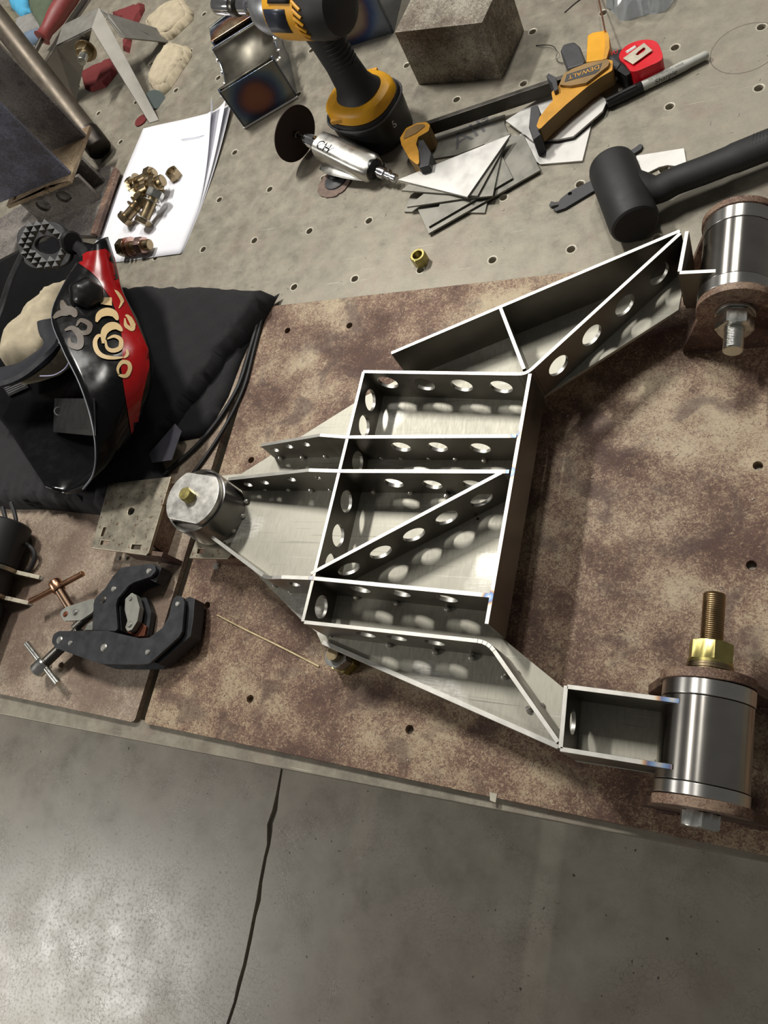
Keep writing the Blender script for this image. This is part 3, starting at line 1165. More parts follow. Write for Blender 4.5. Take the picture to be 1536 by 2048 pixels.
def build_tools_right():
    # marker pen
    a, b = at(1213, 208, 7.2), at(1416, 108, 7.2)
    L = (b - a).length
    M = axis_m(a, b)
    t = Thing('marker_pen', 'grey barrelled permanent marker with a black cap', 'marker', at(1310, 160, 0))
    t.part('cap', G().lathe([(4.8, 0), (6.2, 2), (7.1, 20), (7.2, 46), (6.6, 47)], M, 24), BLACKP)
    t.part('clip', G().box((6.6, 1.2, 20), (3, 4.2, 40), M), BLACKP, bevel=.8)
    bar = t.part('barrel', G().lathe([(6.3, 46), (6.4, 48), (6.4, 100), (5.6, L - 24), (5.2, L - 3), (3.8, L)], M, 24), plain('marker_grey', (186, 186, 178), .4))
    up = (CAM - (a + b) / 2).normalized()
    dr = (b - a).normalized()
    sd = up.cross(dr).normalized()
    c = a + dr * 62 + up * 5.6 - sd * 4.6
    t.part('lettering', text_g('Sharpie', 28, frame(c, dr, (sd + up * .75).normalized()), .5, .2), BLACKP, under=bar)
    c = a + dr * 56 + up * 6.3 + sd * 2.6
    t.part('lettering', text_g('FINE POINT PERMANENT MARKER', 44, frame(c, dr, sd), .1), BLACKP, under=bar)

    # tape measure: lying flat, clip up
    zt = 27
    out = pix([(1243, 100), (1262, 86), (1290, 79), (1312, 83), (1322, 99), (1324, 118), (1300, 131), (1266, 143), (1250, 128), (1238, 116)], zt)
    t = Thing('tape_measure', 'red tape measure with a silver belt clip lying on its side', 'tape measure', at(1290, 150, 0))
    t.part('case', G().prism([tuple(p) for p in spline(out, 4, True)], 1, zt), REDP, bevel=3, seg=3)
    bl = pix([(1246, 97), (1237, 117), (1262, 145), (1252, 152), (1218, 130), (1226, 104)], zt - 3)
    t.part('bumper', G().prism(rounded(bl, 3), 1.5, zt - 3), BLACKP, bevel=1.5)
    cp = pix([(1246, 116), (1288, 85), (1305, 100), (1266, 128)], zt + 3)
    sl = pix([(1271, 109), (1276, 103), (1288, 94), (1291, 97), (1288, 102), (1276, 110)], zt + 3)
    cl = t.part('belt_clip', G().prism(cp, zt + 1.5, zt + 3, [sl]), plain('clip_steel', (206, 198, 178), .35, .5), bevel=.5)
    a, b = at(1252, 105, zt + .1), at(1274, 93, zt + .1)
    t.part('badge', G().prism(pix([(1251, 103), (1270, 91), (1273, 95), (1254, 107)], zt), zt, zt + .3), WHITE)
    t.part('lettering', text_g('RIDGID', 15, frame(at(1254, 106, zt + .3), at(1272, 95, zt + .3) - at(1254, 106, zt + .3), (-.3, 1, 0)), .1), DGREY)
    t.part('bumper_mark', text_g('R/', 9, frame(at(1224, 111, zt - 2.9), at(1238, 105, zt - 2.9) - at(1224, 111, zt - 2.9), (0, 1, 0)), .1), REDP)
    # hook of the tape
    hk = slab([(1219, 143), (1247, 128), (1247, 138), (1221, 148)], 15, 1.5)
    t.part('end_hook', hk, DGREY)

    # trigger clamp
    z = 34
    t = Thing('trigger_clamp', 'long one-hand bar clamp with worn yellow jaws and a dark steel bar', 'clamp', at(1000, 240, 0))
    a0, a1 = at(846, 262, 20), at(1150, 160, 20)
    d = (a1 - a0).normalized()
    sd = Vector((-d.y, d.x, 0))
    bar = [(a0 + sd * 3.6).xy, (a1 + sd * 3.6).xy, (a1 - sd * 3.6).xy, (a0 - sd * 3.6).xy]
    t.part('bar', G().prism([tuple(p) for p in bar], 11, 31), STEEL_D, bevel=.6)
    t.part('bar_stop', slab([(1092, 152), (1097, 146), (1112, 154), (1116, 178), (1108, 183), (1104, 166)], 40, 26), DGREY, bevel=.8)
    hd = pix([(853, 244), (860, 250), (857, 262), (836, 274), (832, 288), (837, 302), (839, 334), (818, 316), (803, 290), (800, 276), (812, 256), (834, 246)], z)
    fj = t.part('fixed_jaw', G().prism(rounded(hd, 4), 2, z), MUSTARD, bevel=2.2, seg=3)
    grimy(fj)
    ins = pix([(846, 249), (852, 252), (832, 268), (806, 280), (812, 262), (832, 250)], z)
    t.part('jaw_rib', G().prism(rounded(ins, 3), z - 1, z + 1.2), GRIME, under=fj, bevel=.6)
    t.part('jaw_pad', slab([(836, 281), (846, 278), (862, 304), (858, 330), (838, 336), (834, 312)], z - 3, 30), DGREY, under=fj, bevel=1.5)
    mj = pix([(1116, 170), (1102, 182), (1105, 198), (1090, 216), (1078, 232), (1072, 250), (1078, 257), (1095, 240), (1131, 207), (1176, 169),
              (1200, 152), (1224, 138), (1225, 118), (1212, 116), (1172, 124), (1142, 136), (1127, 146)], z + 2)
    body = t.part('sliding_jaw', G().prism(rounded(mj, 4), 12, z), MUSTARD, bevel=2.0, seg=3)
    grimy(body)
    top = pix([(1118, 168), (1127, 146), (1142, 138), (1172, 125), (1214, 117), (1219, 121), (1216, 130), (1180, 158), (1172, 164), (1140, 170)], z + 5)
    t.part('name_panel', G().prism(rounded(top, 2.5), z - 1, z + 4), GRIME, under=body, bevel=.8)
    pl = pix([(1129, 163), (1133, 148), (1204, 125), (1198, 140), (1190, 146)], z + 5)
    t.part('label_plate', G().prism(pl, z + 3, z + 4.4), DGREY, under=body)
    a, b = at(1198, 130, z + 4.5), at(1136, 152, z + 4.5)
    t.part('lettering', text_g('DEWALT', (b - a).length, frame(a + Vector((0, 0, .05)), b - a, (-.2, -1, 0)), .15), MUSTARD, under=body)
    t.part('jaw_pad', slab([(1061, 214), (1075, 209), (1081, 224), (1078, 262), (1082, 268), (1066, 280), (1057, 254)], z - 1, 30), DGREY, under=body, bevel=1.6)
    tr = [(1135, 138), (1120, 100), (1126, 88), (1148, 82), (1160, 92), (1171, 120), (1168, 128)]
    t.part('trigger', slab(tr, 30, 20, rad=5), DGREY, bevel=3, seg=3)
    hd = [(1172, 124), (1175, 70), (1186, 64), (1211, 60), (1218, 72), (1219, 96), (1212, 118)]
    t.part('handle', slab(hd, 28, 24, rad=3), YELLOW, bevel=1.6)
    t.part('handle_rim', slab([(1207, 62), (1212, 60), (1218, 72), (1219, 96), (1213, 118), (1206, 118), (1210, 90)], 32, 28, rad=2), MUSTARD, bevel=1)
    t.part('release_lever', slab([(1214, 116), (1222, 108), (1242, 126), (1232, 140), (1224, 132)], 26, 18), DGREY, bevel=2)

    # dead blow hammer
    t = Thing('hammer', 'black rubber dead blow hammer lying on its side', 'hammer', at(1260, 400, 0))
    a, b = at(1222, 328, 30), at(1271, 452, 30)
    M = axis_m(a, b, (0, 0, 1))
    L = (b - a).length
    t.part('head', G().lathe([(21, 0), (27, 3), (28.5, 9), (28.5, L - 8), (27, L - 2), (24.5, L)], M, 40), RUBBER)
    p0 = (a + b) / 2 + Vector((4, 4, 1))
    hp = [p0, at(1312, 380, 29), at(1350, 362, 28), at(1410, 340, 27), at(1470, 316, 27), at(1560, 280, 27), at(1640, 248, 27)]
    hp = spline(hp, 6)
    rad = []
    for i, p in enumerate(hp):
        s = i / (len(hp) - 1)
        rad.append(30 - 74 * s if s < .17 else (17.4 if s < .66 else 18.4))
    t.part('handle', G().sweep(hp, rad, 20, .78), RUBBER)
    for k in range(7):
        c = at(1507 + k * 7, 300 - k * 2.6, 27)
        dr = (hp[-1] - hp[-7]).normalized()
        up = Vector((0, 0, 1))
        s2 = up.cross(dr).normalized()
        pts = [c + s2 * (17.4 * math.cos(q)) + up * (13.6 * math.sin(q)) + dr * (6 * math.cos(q)) for q in [PI * j / 10 for j in range(11)]]
        t.part('grip_ridge', G().sweep(pts, .9, 6), RUBBER)
    # pin spanner below the hammer
    sp = [(1098, 410), (1102, 402), (1110, 404), (1117, 403), (1121, 397), (1140, 382), (1183, 360), (1228, 322), (1252, 305), (1268, 296), (1280, 287), (1286, 290),
          (1282, 298), (1270, 306), (1258, 312), (1240, 335), (1190, 380), (1130, 416), (1112, 422), (1106, 418), (1116, 413), (1118, 409), (1108, 411), (1102, 413)]
    h = [at(1140, 387, 4)]
    solo('pin_spanner', 'thin dark pin spanner with a forked end under the hammer head', 'wrench', slab(sp, 4, 3.6, holes=[circle(h[0].x, h[0].y, 2.6, 14)]), DGREY, at(1190, 370, 0), bevel=.5)
    # rods and wires
    solo('filler_rod', 'thin copper filler rod pointing down at the yellow clamp handle', 'rod', G().rod(at(1192, -30, 3), at(1210, 62, 34), 1.1, seg=8), plain('copper', (214, 150, 120), .3, 1), at(1200, 20, 0))
    w = spline([at(1072, 91, 1), at(1095, 90, 4), at(1108, 94, 6), at(1114, 105, 6), at(1112, 115, 3), at(1118, 124, 2), at(1136, 126, 2)], 5)
    solo('wire', 'curled piece of thin dark wire beside the clamp trigger', 'wire', G().sweep(w, .6, 6), STEEL_D, at(1105, 105, 0))
    w = spline([at(1129, 25, .8), at(1140, 15, .8), at(1152, 5, .8), at(1170, -8, .8)], 4)
    solo('wire', 'short straight piece of dark wire near the back of the table', 'wire', G().sweep(w, .6, 6), STEEL_D, at(1145, 12, 0))
    w = spline([at(434, 1230, 9.2), at(480, 1254, 9.4), at(560, 1293, 9.4), at(638, 1333, 9.2)], 4)
    solo('filler_rod', 'thin pale filler rod lying alone on the rusty plate', 'rod', G().sweep(w, 1.1, 6), plain('filler_bronze', (226, 208, 166), .35, .4), at(530, 1280, 8))
    # crumpled clear bag
    c = at(1292, -6, 0)
    out = [(c.x + 52 * math.cos(a) * (1 + .12 * math.sin(3 * a)), c.y + 40 * math.sin(a) * (1 + .1 * math.sin(5 * a))) for a in [2 * PI * k / 30 for k in range(30)]]
    g = pillow(out, .1, 26, 20, 6, 5, 5)
    rnd = random.Random(3)
    g.v = [Vector((p[0] + rnd.uniform(-2, 2), p[1] + rnd.uniform(-2, 2), p[2] + (rnd.uniform(-5, 5) if p[2] > 5 else 0))) for p in g.v]
    m = NT('clear_plastic').out((235, 240, 242), .08, 0, Transmission_Weight=.85, IOR=1.35)
    solo('plastic_bag', 'crumpled clear plastic bag at the back edge of the view', 'bag', g, m, (c.x, c.y, 0), sharp=15)
    # machined block
    B0, B1, B2 = at(838, 170), at(1005, 158), at(1047, 70)
    u = (B1 - B0).normalized()
    v = Vector((-u.y, u.x, 0))
    wd, dp = (B1 - B0).length, 92
    pts = [B0, B0 + u * wd, B0 + u * wd + v * dp, B0 + v * dp]
    blk = m_rust('block_steel', (178, 172, 158), (150, 144, 132), (116, 106, 94), (88, 82, 76), -.05)
    blk.node_tree.nodes['Principled BSDF'].inputs['Metallic'].default_value = .75
    solo('steel_block', 'big solid square-edged steel block standing at the back', 'block', G().prism([tuple(p.xy) for p in pts], .1, 92), blk, B0, bevel=.7)


build_tools_right()


# ================================================================ impact wrench, die grinder, tinted brackets
def build_drill():
    t = Thing('impact_wrench', 'yellow and black cordless impact wrench standing on its battery', 'power tool', (79, 262, 0))
    fw = (at(450, 4, 200) - at(625, 4, 200)).normalized()          # nose direction
    fw.z = 0
    fw.normalize()
    sd = Vector((-fw.y, fw.x, 0))

    def ring(c, a, b, n=36, sq=2.6, tilt=0.0):
        c = Vector(c)
        out = []
        for k in range(n):
            q = 2 * PI * k / n
            ca, sa = math.cos(q), math.sin(q)
            ex = 2 / sq
            x = a * math.copysign(abs(ca) ** ex, ca)
            y = b * math.copysign(abs(sa) ** ex, sa)
            out.append(c + fw * x + sd * y + Vector((0, 0, tilt * x)))
        return out
    c0 = Vector((82, 273, 0))
    bat = G().loft([ring(c0 + Vector((0, 0, z)), a, b) for z, a, b in ((.2, 50, 42), (3, 54, 46), (48, 57, 50), (56, 57, 50), (60, 55, 48), (61, 48, 42))])
    bp = t.part('battery', bat, BLACKP)
    t.part('battery_rim', G().sweep([p for p in ring(c0 + Vector((0, 0, 54)), 58.6, 51.6)] + ring(c0 + Vector((0, 0, 54)), 58.6, 51.6)[:2], 1.6, 6), DGREY, under=bp)
    a, b = at(789, 262, 36), at(796, 252, 36)
    # number stamped on the battery side that faces the right front
    nrm = (Vector((CAM.x, CAM.y, 0)) - Vector((c0.x, c0.y, 0))).normalized()
    ux = Vector((-nrm.y, nrm.x, 0))
    hit = c0 + nrm * 52.3 + ux * 20 + Vector((0, 0, 30))
    t.part('number', text_g('6', 7, frame(hit, ux, (0, 0, 1)), .3), WHITE, under=bp)
    col = G().loft([ring(c0 + Vector((0, 0, z)) + fw * o, a, b, 36, 2.4) for z, a, b, o in ((58, 47, 42, 0), (61, 55, 47, 0), (70, 55, 46, 0), (75, 51, 43, -1), (79, 42, 36, -2))])
    yc = t.part('battery_collar', col, YELLOW)
    for k in (-1, 1):
        t.part('collar_button', G().box(c0 + sd * (k * 45) + fw * 10 + Vector((0, 0, 68)), (26, 7, 7), None), MUSTARD, under=yc, bevel=1.5)
    hs = [((0, 76), 40, 33), ((-2, 84), 33, 27), ((-2, 96), 28, 22), ((0, 126), 25, 20), ((3, 160), 25, 20.5), ((4, 186), 28, 22), ((4, 198), 33, 23), ((4, 212), 36, 24)]
    hd = G().loft([ring(c0 + fw * o + Vector((0, 0, z)), a, b, 32, 2.3, -.12) for (o, z), a, b in hs])
    hn = t.part('handle', hd, RUBBER)
    for k in range(12):
        z = 98 + k * 7
        rr = ring(c0 + Vector((0, 0, z)) - fw * .5, 25.2, 19.4, 24, 2.3, -.12)
        t.part('grip_ridge', G().sweep(rr + rr[:2], .8, 5), RUBBER, under=hn)
    st = [c0 + fw * (-2 + 33) + Vector((0, 0, 82)), c0 + fw * 25 + Vector((0, 0, 96)), c0 + fw * 25 + Vector((0, 0, 136)), c0 + fw * 30 + Vector((0, 0, 176)), c0 + fw * 42 + Vector((0, 0, 204))]
    t.part('front_strip', G().sweep(spline(st, 5), 4.6, 10), YELLOW, under=hn)
    tg = [c0 + fw * 34 + Vector((0, 0, 168)), c0 + fw * 44 + Vector((0, 0, 180)), c0 + fw * 50 + Vector((0, 0, 200))]
    t.part('trigger', G().sweep(tg, 7, 10, .8), DGREY)
    # body along fw
    zc = 215
    A = c0 + Vector((0, 0, zc))
    M = axis_m(A, A + fw)
    t.part('motor_housing', G().lathe([(22, -62), (34, -56), (39, -40), (40, -14), (38, -8)], M, 40), RUBBER)
    yb = t.part('body_shell', G().lathe([(36, -10), (40, -8), (40.5, 20), (40, 44), (38.5, 50), (36, 52)], M, 40), YELLOW)
    ns = t.part('hammer_case', G().lathe([(36.5, 50), (37.5, 54), (36, 72), (31, 86), (24, 94), (17, 97), (15, 104)], M, 40), brushed('worn_gear_case', (160, 162, 166), .35, (1, 1, 1), 50, .12, .8))
    an = t.part('socket_adapter', G().lathe([(9, 104), (9, 118), (12, 119), (12, 134), (10, 135), (10, 142)], M, 28), CHROME)
    t.part('socket_ring', G().lathe([(14, 141), (14.5, 142), (14.5, 150), (14, 151)], M, 28), STEEL_D, under=an)
    t.part('socket', G().lathe([(12.5, 150), (13, 151), (13, 186), (12, 188)], M, 28), CHROME, under=an)
    # vents and label on the flank that faces the camera
    sgn = 1 if sd.dot(Vector((CAM.x, CAM.y, 0)) - A) > 0 else -1
    fl = sd * sgn
    nv = (fl * .82 + Vector((0, 0, .57))).normalized()
    tv = fw.cross(nv).normalized()
    def on(u, q, lift):
        dr = fl * math.cos(q) + Vector((0, 0, 1)) * math.sin(q)
        return A + fw * u + dr * (40 + lift)
    lab = G()
    rows = []
    for u in (6, 46):
        rows.append([on(u, q, .7) for q in (-.15, .05, .25, .45, .6)])
    lab.loft(rows, cap=False, close=False)
    t.part('name_plate', lab, plain('dark_label', (38, 44, 58), .4), under=yb, solid=.4)
    for k in range(5):
        v = G()
        v.sweep([on(-4 + j * 1.2 - 18, -.3 + k * .22 + j * .02, .9) for j in range(12)], 2.2, 6)
        t.part('vent_slat', v, YELLOW, under=yb)
    tp = G()
    tp.loft([[on(u, q, 1.1) for q in (.75, .95, 1.2, 1.5, 1.8)] for u in (-4, 10, 30, 36)], cap=False, close=False)
    t.part('top_pad', tp, RUBBER, under=yb, solid=1.5)


build_drill()


def build_grinder():
    t = Thing('die_grinder', 'silver air die grinder with a brown cut-off disc', 'power tool', at(690, 330, 0))
    a, b = at(590, 268, 43), at(752, 340, 19)
    M = axis_m(a, b, (0, 0, 1))
    L = (b - a).length
    dz = t.part('cutting_disc', G().lathe([(42, -.8), (42, .8)], M, 56), plain('abrasive_brown', (44, 30, 26), .85, 0, .2, 200))
    t.part('spindle', G().lathe([(5, -2), (5, 5), (3.6, 6), (3.6, 26)], M, 18), STEEL_D)
    t.part('collet', G().lathe([(8, 24), (10, 27), (10, 44), (8, 47)], M, 24), CHROME)
    t.part('collet_neck', G().lathe([(8, 46), (8, 58)], M, 24), STEEL_D)
    nb = 22
    rings = []
    for s, w, h in ((56, 15, 14), (58, 18.5, 17), (90, 20, 17.5), (L - 34, 21, 16), (L - 8, 20, 15), (L - 3, 17, 13)):
        rings.append([M @ Vector((h * math.copysign(abs(math.cos(q)) ** .6, math.cos(q)), w * math.copysign(abs(math.sin(q)) ** .6, math.sin(q)), s)) for q in [2 * PI * k / 28 for k in range(28)]])
    bd = t.part('body', G().loft(rings), ALU)
    dr = (b - a).normalized()
    up = (CAM - (a + b) / 2)
    up = (up - dr * up.dot(dr)).normalized()
    s2 = up.cross(dr).normalized()
    c = a + dr * 68 + up * 20.2 + s2 * -6
    t.part('lettering', text_g('CH', 28, frame(c, dr, s2), .5, .35), BLACKP, under=bd)
    # throttle lever on the viewer's side
    p0, p1 = at(642, 335, 14), at(741, 352, 12)
    pts = spline([p0, at(660, 338, 17), at(700, 347, 16), p1], 5)
    t.part('throttle_lever', G().sweep(pts, [4 + 6 * min(1, i / 6) for i in range(len(pts))], 12, .4), ALU)
    t.part('lever_pivot', G().rod(at(728, 336, 24), at(732, 344, 10), 8, seg=20), CHROME)
    e0, e1 = b - dr * 4, b + dr * 42
    Me = axis_m(e0, e1)
    t.part('air_fitting', G().lathe([(7, 0), (7, 12), (9, 13), (9, 22), (5.5, 23), (5.5, 28), (6.6, 29), (6.6, 32), (4.6, 33), (4.6, 36), (6.2, 37), (6.2, 43), (4, 45)], Me, 20), CHROME)
    t.part('rear_cap', G().lathe([(15, -6), (15, 2), (11, 6)], Me, 24), BLACKP)
    # roloc disc on the table
    c = at(668, 366, 2)
    t = Thing('sanding_disc', 'small frayed sanding disc with a black plastic centre lying under the grinder', 'sanding disc', at(668, 366, 0))
    rnd = random.Random(4)
    rim = [(c.x + (29 + rnd.uniform(-1.6, 1.2)) * math.cos(q), c.y + (27 + rnd.uniform(-1.6, 1.2)) * math.sin(q)) for q in [2 * PI * k / 48 for k in range(48)]]
    t.part('abrasive', G().prism(rim, .2, 2), plain('worn_abrasive', (128, 110, 100), .9, 0, .25, 120))
    Mc = Matrix.Translation((c.x + 2, c.y + 5, 2))
    t.part('hub', G().lathe([(19, 0), (18, 2), (7, 3), (5.5, 4), (5.5, 9), (4, 10)], Mc, 28), DGREY)


build_grinder()


def build_tinted():
    # saddle box in front
    h = 76
    P0 = at(490, 258)
    P1 = at(597, 195)
    u = (P1 - P0).normalized()
    v = Vector((-u.y, u.x, 0))
    w, d = (P1 - P0).length, 126
    tint = [(0, (120, 78, 52)), (.35, (112, 62, 50)), (.5, (70, 46, 62)), (.62, (48, 62, 98)), (.8, (86, 104, 120)), (1, (130, 130, 126))]
    t = Thing('saddle_bracket', 'heat tinted box bracket with a half-round trough on top', 'bracket', P0)
    cf = (P0 + u * w * .52 + Vector((0, 0, 42)) - P0) * .001
    wall = m_tint('tinted_front', (120, 120, 116), tint, tuple(cf), .058, .22)
    side = brushed('blued_side', (116, 122, 134), .25, (1, 1, 1), 30, .15)
    t.part('front_wall', G().prism([(0, 0), (w, 0), (w, h), (0, h)], 0, 4, M=frame(P0 + v * 4, u, (0, 0, 1))), wall, bevel=.8)
    t.part('back_wall', G().prism([(0, 0), (w, 0), (w, h + 4), (0, h + 4)], 0, 4, M=frame(P0 + v * d, u, (0, 0, 1))), side, bevel=.8)
    # cheeks with a hollow cut
    rr = 54
    arc = [(d / 2 + 58 * math.cos(q), h + 4 - 30 * math.sin(q)) for q in [PI * k / 16 for k in range(17)]]
    out = [(0, 0), (d, 0), (d, h + 3)] + arc + [(0, h)]
    for s in (0, w - 4):
        t.part('cheek', G().prism(out, 0, 4, M=frame(P0 + u * s, v, (0, 0, 1))), side, bevel=.6)
    tr = G()
    ro, ri = [], []
    prof = [(d / 2 + 58 * math.cos(q), h + 3 - 30 * math.sin(q)) for q in [PI * k / 24 for k in range(25)]]
    rows = [[P0 + u * s + v * a + Vector((0, 0, b)) for a, b in prof] for s in (2, w - 2)]
    tr.loft(rows, cap=False, close=False)
    t.part('trough', tr, brushed('trough_steel', (118, 114, 104), .4, (1, 1, 1), 30, .15), solid=3)
    bd0 = None
    for s in (-1.5, w + .5):
        for k in range(5):
            q = PI * (.18 + .16 * k)
            p = P0 + u * s + v * (d / 2 + 59 * math.cos(q)) + Vector((0, 0, h + 4 - 30 * math.sin(q)))
            t.part('weld_bead', G().lathe([(1, -3), (3.2, -1.5), (3.2, 1.5), (1, 3)], Matrix.Translation(p), 10), BEAD)
    t.part('foot_edge', G().rod(P0 + Vector((0, 0, 2.2)) - v * .5, P0 + u * w + Vector((0, 0, 2.2)) - v * .5, 2.2, seg=12), GUSSET_B)
    # bolt on the right cheek
    Mb = axis_m(P0 + u * (w - 18) + v * (d - 4) + Vector((0, 0, h + 4)), P0 + u * (w + 28) + v * (d - 4) + Vector((0, 0, h + 4)))
    solo('bolt', 'stub of a bronze bolt with a big nut beside the trough bracket', 'bolt', hex_g(24, 18, 32, Mb, 0, .2), ZINC_D, P0 + u * w + v * d)

    # second box behind: only its rounded tinted front shows
    Q0 = at(402, 128)
    t2 = Thing('tube_bracket', 'straw and blue heat tinted tube bracket behind the trough bracket', 'bracket', Q0)
    pale = [(0, (206, 196, 180)), (.5, (204, 176, 140)), (.66, (172, 112, 70)), (.78, (92, 92, 120)), (.9, (150, 170, 180)), (1, (176, 176, 172))]
    C0 = P0 + v * (d + 10) + u * 2
    m2 = m_tint('straw_front', (176, 176, 172), pale, tuple((C0 + u * 45 + Vector((0, 0, 60)) - Q0) * .001), .066, .3)
    t2.part('wall', G().prism([(0, 0), (100, 0), (100, 92), (0, 84)], 0, 5, M=frame(C0 + v * 46, u, (0, 0, 1))), m2, bevel=1)
    t2.part('top', G().prism([(0, 0), (100, 0), (100, 44), (0, 44)], 78, 83, M=frame(C0 + v * 2, u, v)), m2, bevel=1.2)
    for s in (0, 95):
        t2.part('side_wall', G().prism([(0, 0), (46, 0), (46, 82), (0, 82)], 0, 5, M=frame(C0 + u * s, v, (0, 0, 1))), side, bevel=.8)

    # blue edged box behind the impact wrench
    R0, R1 = at(690, 96), at(788, 66)
    u = (R1 - R0).normalized()
    v = Vector((-u.y, u.x, 0))
    t3 = Thing('tube_bracket', 'blue edged heat tinted steel box behind the impact wrench', 'bracket', R0)
    st = [(0, (150, 138, 122)), (.5, (136, 120, 104)), (.62, (98, 76, 84)), (.72, (50, 62, 110)), (.92, (84, 108, 150)), (1, (110, 120, 136))]
    w = 120
    m3 = m_tint('blue_front', (112, 120, 134), st, tuple((R1 - u * 66 + Vector((0, 0, 62)) - R0) * .001), .07, .28)
    t3.part('front_wall', G().prism([(0, 0), (w, 0), (w, 112), (0, 112)], 0, 4, M=frame(R1 - u * w + v * 4, u, (0, 0, 1))), m3, bevel=1)
    t3.part('side_wall', G().prism([(0, 0), (90, 0), (90, 112), (0, 112)], 0, 4, M=frame(R1 - u * 4, v, (0, 0, 1))), side, bevel=1)
    t3.part('back_wall', G().prism([(0, 0), (w, 0), (w, 112), (0, 112)], 0, 4, M=frame(R1 - u * w + v * 90, u, (0, 0, 1))), side, bevel=1)


build_tinted()


# ================================================================ paper and bolts
def build_paper():
    corners = [(-455, 424), (-246, 414), (-248, 99), (-470, 108)]     # back left, back right, front right, front left
    labels = ['bottom sheet of white paper under the loose bolts', 'middle sheet of white paper under the loose bolts', 'top sheet of white paper the loose bolts lie on']
    for k in range(3):
        g = G()
        nu, nv = 16, 22
        vs = []
        for j in range(nv + 1):
            for i in range(nu + 1):
                u, v = i / nu, j / nv
                a, b, c, d = (Vector((*p, 0)) for p in corners)
                p = (a * (1 - u) + b * u) * (1 - v) + (d * (1 - u) + c * u) * v
                p += Vector((2.5 * (2 - k) * (1 - v) + (2 - k) * 1.2, 3 * (2 - k) * u - (2 - k), 0))
                bow = -18 * math.sin(v * PI * .9) * (1 - u)               # left edge bows out to the left
                p.x += -bow * .0 + 8 * math.sin(v * PI) * u
                z = .25 + .35 * k
                lift = max(0, (u - .72) / .28) ** 2 * max(0, 1 - v / .72) ** 1.2
                z += lift * (26 * (.35 + .4 * k))
                if k == 2:
                    p.x -= lift * 20
                z += .5 * k * (math.sin(u * 9) * math.sin(v * 7 + 1) * .5 + .5)
                vs.append((p.x, p.y, z))
        fs = [(j * (nu + 1) + i, j * (nu + 1) + i + 1, (j + 1) * (nu + 1) + i + 1, (j + 1) * (nu + 1) + i) for j in range(nv) for i in range(nu)]
        g.add(vs, fs)
        o = solo('paper_sheet', labels[k], 'paper', g, PAPER, (-360, 260, 0), 'paper sheets', sharp=80, solid=.15)
        if k == 2:
            ln = G()
            ln.sweep(spline([at(362, 279, 3.5), at(390, 275, 3.5), at(418, 268, 4.5)], 4), .7, 5, .2)
            pl = link('pen_line', ln, plain('grey_pen', (120, 120, 150), .7), o, (-360, 260, 0))


build_paper()


def build_bolts():
    def bolt(label, p0, p1, r, head, nut=None, washers=(), mat=ZINC_D, nmat=None):
        """p0 head end, p1 tip end, as points"""
        p0, p1 = Vector(p0), Vector(p1)
        M = axis_m(p0, p1)
        L = (p1 - p0).length
        t = Thing('bolt', label, 'bolt', (p0 + p1) / 2, 'loose bolts on the paper')
        t.part('head', hex_g(head, 0, head * .42, M, 0, .3), mat)
        t.part('shank', G().lathe([(r, head * .4), (r, L - 1), (r * .85, L)], M, 20), mat)
        if nut:
            t.part('nut', hex_g(head, nut, nut + head * .55, M, r + .05, .6), nmat or mat)
        for w in washers:
            t.part('washer', G().ring(r + .1, head * .62, w, w + 1.6, M, 28), nmat or mat, bevel=.2)
    Z = 15.6
    bolt('bronze bolt with a nut at its upper end, leftmost of the lower pair', at(247, 442, Z), at(287, 395, Z + 9), 9, 25, 44, (30, 40))
    bolt('bronze bolt in the lower pair with a silver topped nut', at(284, 448, Z), at(309, 392, Z + 12), 9, 25, 48, (8, 40), ZINC_D, SILVER)
    bolt('bronze bolt with its head towards the helmet at the back of the pile', at(259, 372, Z), at(310, 345, Z + 6), 8.5, 24, 44, (20,))
    bolt('thick bronze bolt lying across the middle of the pile', at(272, 388, Z + 4), at(326, 360, Z + 12), 10, 26, 42, (36,))
    bolt('dull bolt at the right side of the pile with a washer', at(318, 382, Z), at(300, 352, Z + 4), 7, 19, None, (14,), ZINC_D)
    bolt('single bolt with two washers and a pink nut nearest the helmet', at(241, 496, Z), at(300, 489, Z), 9, 26, 42, (17, 26), ZINC_D, brushed('pinkish_zinc', (206, 172, 160), .25, (1, 1, 1), 60, .1))
    p = at(352, 358, 1)
    t = Thing('nut', 'tall bronze nut standing apart from the bolt pile on the paper', 'nut', (p.x, p.y, 1))
    t.part('body', hex_g(22, 1.2, 17, Matrix.Translation((p.x, p.y + 3, 0)), 8, .3), ZINC_D)


build_bolts()


# ================================================================ clamps, brackets and fixture on the left plate
BLUEBLK = plain('blued_plate', (62, 63, 66), .42, .5, .14, 60)
WORN_EDGE = plain('rubbed_edge', (150, 150, 148), .4, .6)
WORN_PL = brushed('worn_fixture', (186, 178, 160), .38, (1, 1, 1), 40, .14, 1.0, .25, (120, 92, 68))


